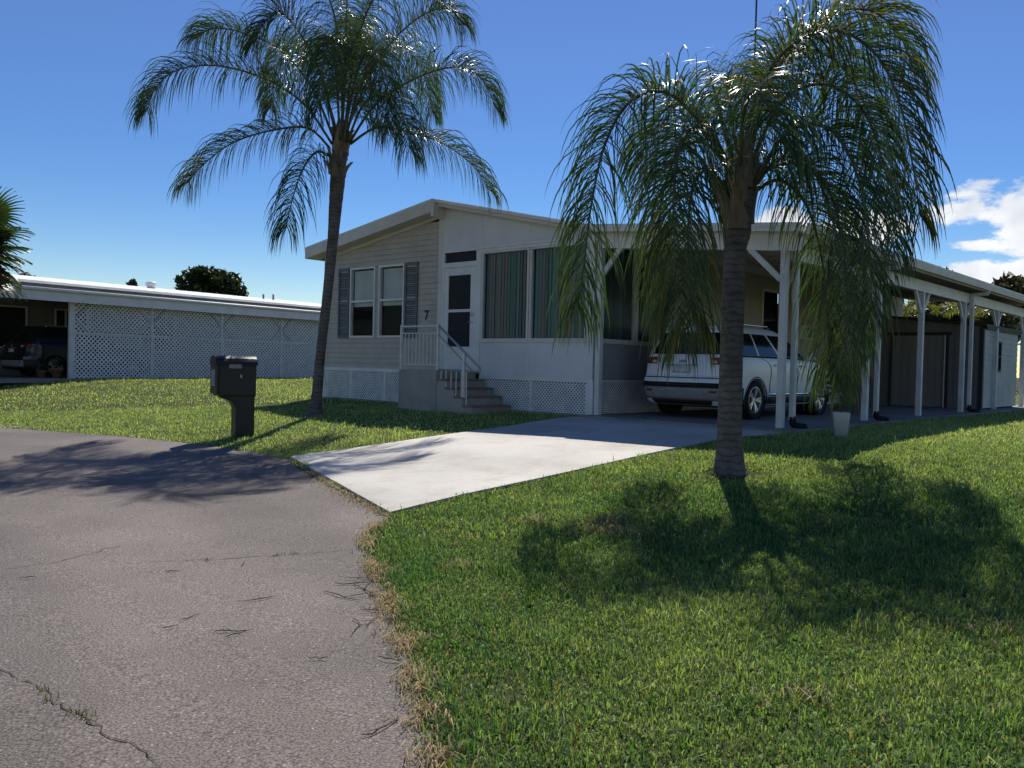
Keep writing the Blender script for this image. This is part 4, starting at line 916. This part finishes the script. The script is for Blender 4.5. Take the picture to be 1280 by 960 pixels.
def queen_palm(name, label, basepix, trunkpix, rads, Yp, fronds, seed, leaf, dens, cy):
    base = gnd(*basepix); root = empty(name, base, 0, label, 'palm tree', 'queen palms on the lawn'); Y0 = base.y
    pts = [Vector((0, 0, -.06))] + [at(x, y, Y0)-base for x, y in trunkpix]
    trunk_mesh(root, pts, rads, 18, True, seed)
    top = pts[-1]; mid = pts[-3]
    rd = random.Random(seed)
    bl = []
    for k in range(17): bl.append((rd.uniform(0, .72), k*2.4+rd.uniform(-.3, .3), rd.uniform(.20, .5), rd.uniform(.12, .24), rads[-2]*.98))
    boots(root, lambda u: mid.lerp(top, u), bl, seed)
    for fr in fronds:
        ctrl = [at(x, y, Y0+dy) for x, y, dy in fr[0]]; kw = fr[1] if len(fr) > 1 else {}
        make_frond(root, ctrl, rd, origin=base, **{**dict(leaf=leaf, dens=dens), **kw})
    sp = [at(x, y, Y0)-base for x, y in cy]; MB().tube(spline(sp, 10), [.035*(1-i/11) for i in range(11)], 7).build('spear_leaf', M['rachis'], root, True)
    return root
G = dict(gold=.18)
right_fronds = [
 ([(920, 225, 0), (880, 160, -.15), (835, 116, -.3), (790, 125, -.45), (758, 175, -.6), (740, 250, -.7), (730, 330, -.75), (722, 385, -.75)],),
 ([(915, 215, -.1), (890, 168, -.4), (862, 162, -.7), (845, 205, -1.0), (842, 285, -1.15), (846, 360, -1.2), (850, 420, -1.2)], dict(gold=.10)),
 ([(915, 215, .2), (880, 178, .5), (848, 190, .8), (828, 245, 1.0), (822, 310, 1.1), (824, 365, 1.1)],),
 ([(928, 200, 0), (945, 120, -.1), (985, 60, -.3), (1040, 38, -.5), (1090, 62, -.65), (1122, 120, -.75), (1140, 200, -.8), (1150, 270, -.8)], G),
 ([(940, 235, 0), (960, 212, 0), (1000, 205, -.1), (1035, 238, -.2), (1053, 300, -.3), (1060, 390, -.35), (1056, 470, -.35)], dict(gold=.03)),
 ([(935, 215, .1), (975, 130, .3), (1030, 105, .5), (1080, 140, .7), (1108, 220, .8), (1120, 310, .8)],),
 ([(925, 205, -.3), (930, 140, -.8), (945, 112, -1.2), (963, 140, -1.4), (978, 180, -1.5)],),
 ([(925, 205, .3), (912, 130, .9), (920, 95, 1.4), (932, 120, 2.0), (930, 200, 2.3)],),
 ([(930, 200, .2), (965, 90, .6), (1010, 62, 1), (1060, 92, 1.4), (1095, 170, 1.6), (1102, 260, 1.7)],),
 ([(935, 200, .1), (960, 110, .2), (1000, 48, .3), (1045, 16, .3), (1090, 14, .3), (1125, 45, .3), (1140, 85, .3)], dict(gold=.25)),
 ([(942, 240, .1), (975, 225, .3), (1010, 260, .6), (1030, 340, .8), (1035, 420, .9), (1036, 455, .9)],),
 ([(908, 240, -.1), (888, 212, -.35), (868, 228, -.6), (860, 290, -.75), (864, 370, -.8), (866, 395, -.8)], dict(gold=.22)),
 ([(942, 230, -.1), (985, 165, -.4), (1035, 160, -.6), (1070, 215, -.8), (1086, 300, -.9), (1090, 390, -.9)],),
 ([(940, 235, .2), (980, 195, .6), (1018, 215, .9), (1045, 290, 1.1), (1062, 380, 1.2), (1064, 440, 1.2)],),
 ([(912, 215, .1), (880, 150, .4), (845, 130, .7), (815, 158, .9), (800, 205, 1.0)],),
]
queen_palm('queen_palm', 'drooping queen palm with a ringed grey trunk on the lawn between driveway and carport', (912, 593),
           [(912, 575), (912, 540), (914, 450), (917, 360), (919, 312), (921, 290), (924, 240), (927, 196)], [.20, .15, .128, .118, .115, .115, .142, .15, .09], 9.4, right_fronds, 21, 1.10, 43, [(920, 215), (905, 160), (893, 115), (884, 76)])
left_fronds = [
 ([(415, 180, 0), (380, 130, 0), (330, 98, -.1), (270, 82, -.2), (220, 88, -.3), (194, 112, -.4), (184, 138, -.4)],),
 ([(412, 185, 0), (385, 160, -.1), (340, 163, -.3), (292, 178, -.5), (255, 205, -.7), (236, 228, -.7)], dict(gold=.22)),
 ([(412, 195, -.1), (395, 190, -.4), (377, 215, -.8), (364, 255, -1.1), (358, 285, -1.2)],),
 ([(436, 180, 0), (470, 130, 0), (520, 98, -.1), (570, 84, -.2), (603, 100, -.3), (619, 135, -.3)],),
 ([(438, 180, 0), (470, 160, -.1), (510, 165, -.3), (555, 180, -.4), (592, 208, -.5), (612, 238, -.5)], dict(gold=.15)),
 ([(432, 175, 0), (450, 110, 0), (490, 52, .1), (530, 18, .1), (560, 12, .1), (578, 30, .1)],),
 ([(418, 175, .1), (390, 110, .2), (350, 62, .3), (300, 40, .4), (266, 36, .5), (246, 48, .5)],),
 ([(420, 170, 0), (400, 90, -.1), (372, 38, -.2), (348, 16, -.3), (328, 32, -.4), (320, 52, -.4)],),
 ([(428, 170, 0), (425, 70, .1), (410, -5, .2), (375, -35, .3), (335, -25, .3)],),
 ([(430, 170, 0), (445, 60, -.2), (470, -5, -.4), (510, -30, -.5), (550, -10, -.5)],),
 ([(425, 175, -.2), (420, 90, -.5), (415, 45, -.9), (405, 70, -1.2), (396, 140, -1.4)],),
 ([(430, 175, -.2), (445, 95, -.5), (465, 62, -.9), (480, 100, -1.2), (486, 160, -1.3)],),
 ([(427, 175, .3), (435, 60, 1.0), (445, 20, 1.8), (450, 60, 2.5)],),
 ([(424, 175, .3), (395, 80, .9), (367, 52, 1.6), (345, 90, 2.2), (338, 135, 2.4)],),
 ([(430, 172, .2), (470, 80, .8), (505, 60, 1.4), (530, 95, 2.0), (540, 140, 2.2)],),
 ([(434, 178, -.1), (455, 130, -.6), (485, 120, -1.1), (505, 150, -1.5), (512, 185, -1.6)],),
]
queen_palm('queen_palm', 'tall leaning queen palm rising in front of the beige home behind the mailbox', (393, 520),
           [(394, 512), (396, 495), (401, 440), (409, 370), (416, 300), (419, 262), (422, 225), (425, 185), (427, 150)], [.18, .132, .098, .086, .088, .096, .115, .135, .135, .07], 15.5, left_fronds, 33, 1.16, 42, [(427, 165), (431, 80), (434, -10), (436, -80)])

# fan palm at the left: radiating blade segments
def fan(parent, hub, d, R_, rd, col_, origin):
    d = d.normalized(); sd = d.cross(Vector((0, 0, 1))); sd = sd.normalized() if sd.length > .1 else Vector((1, 0, 0)); V, F, T, C = [], [], [], []
    nb = 34
    for k in range(nb):
        a = R(-112 + 224*k/(nb-1)); e = (d*math.cos(a)+sd*math.sin(a)).normalized(); nrm = sd.cross(d).normalized(); l = R_*rd.uniform(.88, 1.08)*(1-.12*abs(a)/2)
        wv = nrm.cross(e).normalized(); q = hub.copy(); b = len(V); dd = e.copy(); cc = rd.uniform(.7, 1.3)
        for j in range(6):
            t = j/5; ww = R_*.17*t if t < .45 else R_*.085*(1-t)/.55+.006
            rip = nrm*(.012 if k % 2 else -.012)*t
            V += [tuple(q-wv*ww/2+rip-origin), tuple(q+wv*ww/2-rip-origin)]; C += [(*[c*cc for c in col_], 1)]*2
            dd = (dd+Vector((0, 0, -.05-.10*t*t*(2 if t > .6 else 1)))).normalized(); q = q+dd*l/5
        for j in range(5): F += [b+2*j, b+2*j+1, b+2*j+3, b+2*j+2]; T.append(4)
    o = bpy.data.objects.new('frond', arr_mesh('frond', V, F, T, M['palm_leaf'], C)); col.objects.link(o); o.parent = parent; return o
fb = at(-32, 470, 22); fb.z = float(H(fb.x, fb.y)); fp = empty('fan_palm', fb, 0, 'fan palm with stiff round fronds in front of the white-roofed neighbouring home', 'palm tree')
crown = at(-32, 318, 22)
MB().tube([Vector((0, 0, -.05)), Vector((0, 0, 1.2)), crown-fb], [.22, .17, .16], 12).build('trunk', M['bark'], fp, True)
rd = random.Random(3)
for k in range(20):
    az_ = k*2.399; el_ = R(66 - k*5.6); d = Vector((math.cos(az_)*math.cos(el_), math.sin(az_)*math.cos(el_), math.sin(el_)))
    hub = crown + d*.55 + Vector((0, 0, -.05 if k > 12 else 0)); cdead = k > 16
    f = fan(fp, hub, d+Vector((0, 0, -.15)), .80, rd, (.16, .125, .06) if cdead else (.035, .062, .022), fb)
    MB().tube([crown-fb, hub-fb], [.02, .014], 6).build('petiole', M['rachis'], f, True)
for (px_, py_, tx, ty) in ((-14, 292, 1.0, .35), (-12, 312, 1.0, -.15), (-16, 345, .9, -.55), (-18, 270, .55, .8)):
    hub = at(px_, py_, 21.7); d = Vector((tx, -.25, ty)); f = fan(fp, hub, d, 1.05, rd, (.033, .06, .021), fb); MB().tube([crown-fb, hub-fb], [.022, .015], 6).build('petiole', M['rachis'], f, True)

# ================================================================ broadleaf trees, background palms
def tree(name, label, base, clumps, leaf, nleaf, colr, seed, trunk_r=.25, group='trees beyond the houses', limbs=True):
    rd = np.random.default_rng(seed); root = empty(name, base, 0, label, 'tree', group); top = max(c[2]+c[5] for c in clumps)
    cen = np.array([[c[0], c[1], c[2]] for c in clumps]).mean(0)
    tm = MB(); fork = Vector((cen[0]*.3, cen[1]*.3, max(.8, min(c[2]-c[5] for c in clumps)*.8)))
    tm.tube([(0, 0, -.2), (fork.x*.5, fork.y*.5, fork.z*.5), fork], [trunk_r*1.25, trunk_r, trunk_r*.85], 9)
    for c in clumps:
        e = Vector(c[:3]); m_ = fork.lerp(e, .5)+Vector((rd.normal(0, .2), rd.normal(0, .2), -.1)); tm.tube([fork, m_, e], [trunk_r*.55, trunk_r*.35, trunk_r*.12], 6)
    tm.build('trunk', M['bark'], root, True)
    tot = sum(c[3]*c[4]*c[5] for c in clumps)**1; V, F, T, C, n = [], [], [], [], 0
    for c in clumps:
        m = int(nleaf*c[3]*c[4]*c[5]/tot)+60; u = rd.normal(0, 1, (m, 3)); u /= np.linalg.norm(u, axis=1)[:, None]; rr = rd.uniform(.25, 1, m)**.45
        lump = 1+.20*np.sin(u[:, 0]*6+seed)*np.sin(u[:, 1]*5+c[0])+.16*np.sin(u[:, 2]*8+c[1]*3)
        p = np.array(c[:3]) + u*rr[:, None]*lump[:, None]*np.array(c[3:6])
        n1 = rd.normal(0, 1, (m, 3)); n1 /= np.linalg.norm(n1, axis=1)[:, None]; n2 = np.cross(n1, rd.normal(0, 1, (m, 3))); n2 /= np.linalg.norm(n2, axis=1)[:, None]
        s = leaf*rd.uniform(.5, 1.2, m)[:, None]
        q = np.stack([p-n1*s, p+n2*s*.45, p+n1*s, p-n2*s*.45], 1).reshape(-1, 3); V.append(q)
        F.append((np.arange(m)[:, None]*4+np.arange(4)+n).ravel()); T.append(np.full(m, 4)); n += 4*m
        cc = np.array(colr)*rd.uniform(.55, 1.35, (m, 1)); C.append(np.repeat(np.concatenate([cc, np.ones((m, 1))], 1), 4, 0))
    o = bpy.data.objects.new('crown', arr_mesh('crown', np.concatenate(V), np.concatenate(F), np.concatenate(T), M['leaf'], np.concatenate(C), smooth=False)); col.objects.link(o); o.parent = root
    return root
def gbase(px, Y): p = at(px, 470, Y); p.z = float(H(p.x, p.y)); return p
def pix_clumps(base, lst): # (px, py, half width px, half height px, depth offset, depth radius)
    out = []
    for (px, py, rx, ry, dy, rd_) in lst:
        Yc = base.y+dy; p = at(px, py, Yc)-base; out.append((p.x, p.y, p.z, rx/FPX*Yc, rd_, ry/FPX*Yc))
    return out
b = gbase(262, 62); tree('umbrella_tree', 'broad flat-topped dark green tree beyond the white roof', b, pix_clumps(b, [(240, 352, 18, 11, 0, 1.4), (262, 346, 22, 12, .8, 1.6), (284, 353, 19, 12, 0, 1.5), (243, 364, 22, 9, -.8, 1.3), (268, 366, 17, 8, .6, 1.4), (292, 362, 15, 9, -.3, 1.2), (252, 340, 16, 6, 0, 1.2), (300, 366, 9, 7, .5, 1.0)]), .24, 3000, (.032, .052, .016), 4, .22)
b = gbase(165, 70); tree('distant_tree', 'small dark treetop poking over the white roof left of the roof vent', b, pix_clumps(b, [(165, 355, 5, 6, 0, .5), (166, 362, 7, 6, 0, .6)]), .2, 260, (.03, .042, .018), 5, .1)
b = gbase(36, 72); tree('distant_tree', 'low dark treetop beside the fan palm over the white roof', b, pix_clumps(b, [(32, 347, 9, 5, 0, .8), (40, 350, 6, 5, 0, .7)]), .22, 320, (.04, .042, .022), 6, .12)
b = gbase(1262, 52); tree('oak_tree', 'large brownish green oak crown above the far end of the carport roof', b, pix_clumps(b, [(1262, 362, 24, 16, 0, 1.6), (1240, 372, 22, 14, .8, 1.5), (1285, 372, 24, 20, 0, 1.6), (1258, 392, 34, 18, -.5, 1.8), (1300, 398, 30, 22, .5, 1.8), (1228, 392, 18, 16, .2, 1.3)]), .28, 5200, (.062, .060, .026), 7, .3)
b = gbase(1170, 55); tree('oak_tree', 'dark treetop just clearing the carport roof', b, pix_clumps(b, [(1172, 346, 14, 9, 0, 1.0), (1160, 358, 20, 12, 0, 1.2), (1190, 366, 22, 14, .4, 1.3), (1175, 385, 34, 18, 0, 1.6)]), .26, 3200, (.045, .05, .022), 8, .25)
b = gbase(1215, 44); tree('hedge_tree', 'dense dark shrub tree seen between shed top and carport roof', b, pix_clumps(b, [(1205, 392, 34, 20, 0, 1.4), (1160, 398, 30, 18, .3, 1.4), (1120, 400, 30, 18, 0, 1.4), (1245, 402, 30, 20, .3, 1.4), (1200, 425, 60, 25, 0, 1.5)]), .22, 4200, (.026, .036, .015), 9, .2)
rd = random.Random(12)
for (px_, py_, lab) in ((1128, 392, 'sunlit yellow-green garden palm behind the shed doors'), (1216, 392, 'sunlit yellow-green garden palm behind the shed corner')):
    base = gbase(px_, 28.5); rt = empty('garden_palm', base, 0, lab, 'palm tree', 'garden palms behind the shed'); c0 = at(px_, py_+12, 28.5)
    MB().tube([(0, 0, -.1), c0-base], [.08, .06], 7).build('trunk', M['bark'], rt, True)
    for k in range(9):
        a = k*.7+rd.uniform(-.2, .2); h = rd.uniform(.35, .75); e = Vector((math.cos(a), math.sin(a), 0)); L_ = rd.uniform(.9, 1.3)
        make_frond(rt, [c0, c0+e*L_*.3+Vector((0, 0, h*.75)), c0+e*L_*.7+Vector((0, 0, h)), c0+e*L_+Vector((0, 0, h*.6))], rd, leaf=.34, dens=22, wide=.03, base_col=(.16, .18, .05), origin=base, rad=.012, droop=.35)

# ================================================================ neighbouring home on the left with lattice carport
NA = math.atan2(.823, .568); nb0 = Vector((-14.1, 27.5, EYE-.79)); nh = empty('neighbour_home', nb0, NA, 'low white-roofed home with a lattice-walled carport across the lawn', 'house')
LT = 2.47
bays = [(-.02, 2.74), (2.74, 5.60), (5.60, 8.42), (8.42, 11.2), (11.2, 14.0)]
for (a, b) in bays:
    for (v0, v1) in ((-.02, 1.44), (1.52, LT)):
        lattice(a+.05, b-.05, v0, v1, .150, .045, .008, lambda u, v, d: (u, d, v)).build('lattice_panel', M['lattice'], nh, kind='stuff')
    MB().box(a+.05, b-.05, -.02, -.001, 1.44, 1.52).build('rail', M['post'], nh)
    for (p, q_) in (((a+.06, 1.95), (a+.5, 1.53)), ((a+.06, 1.98), (a+.5, 2.42)), ((b-.06, 1.95), (b-.5, 1.53)), ((b-.06, 1.98), (b-.5, 2.42))):
        MB().bar((p[0], -.012, p[1]), (q_[0], -.012, q_[1]), .03, .11, (0, 1, 0)).build('knee_brace', M['post'], nh)
for a, _ in bays: MB().box(a-.05 if a > 0 else a-.14, a+.05, -.03, .06, -.05, LT).build('post', M['post'], nh)
MB().box(-9, 22, -.32, -.28, LT-.04, 2.75).build('fascia', M['white'], nh)
MB().tube([(-9, -.38, 2.77), (22, -.38, 2.77)], .055, 8).build('gutter', M['white'], nh, True)
MB().hexa([(-9, -.30, 2.70), (22, -.30, 2.70), (22, 3.6, 2.96), (-9, 3.6, 2.96), (-9, -.30, 2.78), (22, -.30, 2.78), (22, 3.6, 3.04), (-9, 3.6, 3.04)]).build('carport_roof', M['roof_white'], nh)
MB().hexa([(-9.3, 3.2, 3.22), (22.3, 3.2, 3.22), (22.3, 7.2, 3.70), (-9.3, 7.2, 3.70), (-9.3, 3.2, 3.31), (22.3, 3.2, 3.31), (22.3, 7.2, 3.79), (-9.3, 7.2, 3.79)]).build('roof', M['roof_white'], nh)
MB().hexa([(-9.3, 7.201, 3.70), (22.3, 7.201, 3.70), (22.3, 11.2, 3.22), (-9.3, 11.2, 3.22), (-9.3, 7.201, 3.79), (22.3, 7.201, 3.79), (22.3, 11.2, 3.31), (-9.3, 11.2, 3.31)]).build('roof', M['roof_white'], nh)
wl = MB(); wl.box(-9, 22, 3.55, 3.65, -.1, 3.22); wl.box(-9, -8.9, 3.66, 10.8, -.1, 3.22); wl.box(21.9, 22, 3.66, 10.8, -.1, 3.22); wl.build('wall', M['neighbour_wall'], nh)
for (a, b) in ((-1.15, .25), (1.2, 2.4), (4.5, 6.0), (-4.4, -3.0)):
    f = MB(); f.box(a, b, 3.50, 3.549, .95, 1.0); f.box(a, b, 3.50, 3.549, 2.35, 2.4); f.box(a, a+.05, 3.50, 3.548, 1.0, 2.35); f.box(b-.05, b, 3.50, 3.548, 1.0, 2.35); f.box(a+(b-a)*.3, a+(b-a)*.3+.05, 3.50, 3.547, 1.0, 2.35)
    f = f.build('window', M['post'], nh); MB().box(a+.04, b-.04, 3.53, 3.546, .99, 2.36).build('pane', M['screen'], f)
v = MB().lathe([(.16, .0), (.16, .16), (.23, .18), (.23, .28), (.17, .34), (0, .36)], 14, (6.75, 6.4, 3.62)).build('roof_vent', M['roof_white'], nh, True)
for (x_, h_) in ((12.7, .26), (13.3, .30)): MB().tube([(x_, 6.4, 3.55), (x_, 6.4, 3.66+h_)], .05, 8).build('vent_pipe', M['grey_print'], nh, True)
MB().box(-9, 22, -.28, 3.5, -.12, .015).build('carport_slab', M['slab'], nh)
n_at = lambda x, y, z=.015: nb0 + Vector((math.cos(NA)*x - math.sin(NA)*y, math.sin(NA)*x + math.cos(NA)*y, z))
nv = empty('parked_car', n_at(-1.0, 1.9), NA, 'black sport utility vehicle parked beside the white lattice under the neighbour’s carport', 'car'); suv(nv, M['paint_black'])
bk = empty('bucket', n_at(-2.3, .25), 0, 'white plastic bucket standing behind the black car', 'bucket')
MB().lathe([(0, 0), (.15, 0), (.18, .36), (.19, .37), (.175, .37), (.15, .03), (0, .03)], 18).build('tub', M['pot'], bk, True); MB().tube([(-.18, 0, .33), (-.13, 0, .47), (0, 0, .53), (.13, 0, .47), (.18, 0, .33)], .006, 6).build('handle', M['mast'], bk, True)
for (x_, y_, s_, lab) in ((-.35, .35, 1.0, 'larger terracotta flower pot beside the lattice corner post'), (-.75, .5, .75, 'smaller terracotta flower pot near the black car’s wheel')):
    pt = empty('flower_pot', n_at(x_, y_), 0, lab, 'flower pot', 'pots by the lattice'); pt.scale = (s_, s_, s_)
    MB().lathe([(0, 0), (.13, 0), (.18, .25), (.20, .25), (.20, .31), (.17, .31), (.165, .25), (0, .24)], 16).build('pot', M['terracotta'], pt, True)
    rd_ = np.random.default_rng(int(s_*100)); m = 70; p = rd_.normal(0, .10, (m, 3))+np.array([0, 0, .42]); n1 = rd_.normal(0, .06, (m, 3)); n2 = rd_.normal(0, .03, (m, 3))
    o = bpy.data.objects.new('foliage', arr_mesh('foliage', np.stack([p-n1, p+n2, p+n1, p-n2], 1).reshape(-1, 3), np.arange(4*m), np.full(m, 4), M['leaf'], np.tile([.05, .07, .025, 1], (4*m, 1)), smooth=False)); col.objects.link(o); o.parent = pt

# white neighbour beyond the shed on the right
rb = at(1330, 470, 38); rb.z = float(H(rb.x, rb.y)); rh = empty('neighbour_home', rb, -HA, 'plain white home glimpsed beyond the shed', 'house')
MB().box(-1.6, 6.5, 0, 12, -.2, 2.35).build('wall', M['white_wall'], rh)
MB().prism([(-1.95, 2.35), (6.85, 2.35), (2.45, 3.1)], lambda u, v: (u, -.4, v), lambda u, v: (u, 12.4, v)).build('roof', M['roof_white'], rh)
for a in (.2, 3.6):
    f = MB(); f.box(a, a+1.1, -.04, -.001, .8, .85); f.box(a, a+1.1, -.04, -.001, 1.85, 1.9); f.box(a, a+.05, -.039, -.001, .85, 1.85); f.box(a+1.05, a+1.1, -.039, -.001, .85, 1.85); f = f.build('window', M['cream'], rh); MB().box(a+.04, a+1.06, -.02, -.002, .84, 1.86).build('pane', M['screen'], f)

# ================================================================ planter by the carport, twigs on the asphalt
pb = gnd(1051, 546); pl = empty('planter', pb, .3, 'white plastic planter with thin stems beside the carport slab', 'planter')
MB().lathe([(0, 0), (.085, 0), (.115, .33), (.12, .34), (.107, .34), (.10, .28), (0, .28)], 18).build('pot', M['pot'], pl, True)
rd = random.Random(4)
for k in range(4):
    e = Vector((rd.uniform(-.10, .10), rd.uniform(-.10, .10), rd.uniform(.7, 1.05))); MB().tube([(0, 0, .27), e*.55, e], [.006, .005, .003], 5).build('stem', M['rachis'], pl, True)
rn = np.random.default_rng(9); m = 90; p = rn.normal(0, 1, (m, 3))*np.array([.11, .11, .22])+np.array([0, 0, .75]); n1 = rn.normal(0, .055, (m, 3)); n2 = rn.normal(0, .025, (m, 3))
o = bpy.data.objects.new('foliage', arr_mesh('foliage', np.stack([p-n1, p+n2, p+n1, p-n2], 1).reshape(-1, 3), np.arange(4*m), np.full(m, 4), M['leaf'], np.tile([.035, .055, .02, 1], (4*m, 1)), smooth=False)); col.objects.link(o); o.parent = pl
rd = random.Random(77)
for (px_, py_, ln, lab) in [(322, 750, .22, 0), (292, 789, .20, 0), (238, 771, .14, 0), (300, 705, .10, 0), (35, 722, .10, 0), (215, 713, .09, 0), (398, 822, .10, 0), (484, 912, .20, 0), (212, 784, .08, 0), (485, 826, .13, 0), (494, 776, .16, 0), (297, 795, .12, 0),
                         (440, 738, .42, 1), (455, 744, .36, 1), (448, 730, .30, 1), (432, 744, .34, 1), (462, 736, .28, 1), (452, 722, .30, 1), (470, 778, .30, 1), (455, 775, .22, 1), (462, 768, .24, 1)]:
    p = gnd(px_, py_, .016); a = rd.uniform(-1.3, 1.3) + (math.pi if rd.random() < .5 else 0); pts = []; d = Vector((math.cos(a), math.sin(a), 0)); q = p - d*ln/2
    n = 5
    for k in range(n+1):
        z = float(H(q.x, q.y))+.014+rd.uniform(0, .012); pts.append(Vector((q.x, q.y, z))-p); a += rd.gauss(0, .28); q = q + Vector((math.cos(a), math.sin(a), 0))*ln/n
    mb = MB().tube(pts, [.002, .003, .003, .0028, .002, .001], 5)
    if ln > .15: mb.tube([pts[2], pts[2]+Vector((rd.uniform(-.05, .05), rd.uniform(-.06, .06), .008))], [.002, .001], 4)
    t = mb.build('twig', M['twig'], None, True); t.location = p
    tag(t, ('thin dry twig lying in the pile at the grass edge' if lab else 'short dry twig lying alone on the open asphalt'), 'twig', 'twigs piled at the grass edge' if lab else 'twigs scattered on the asphalt')
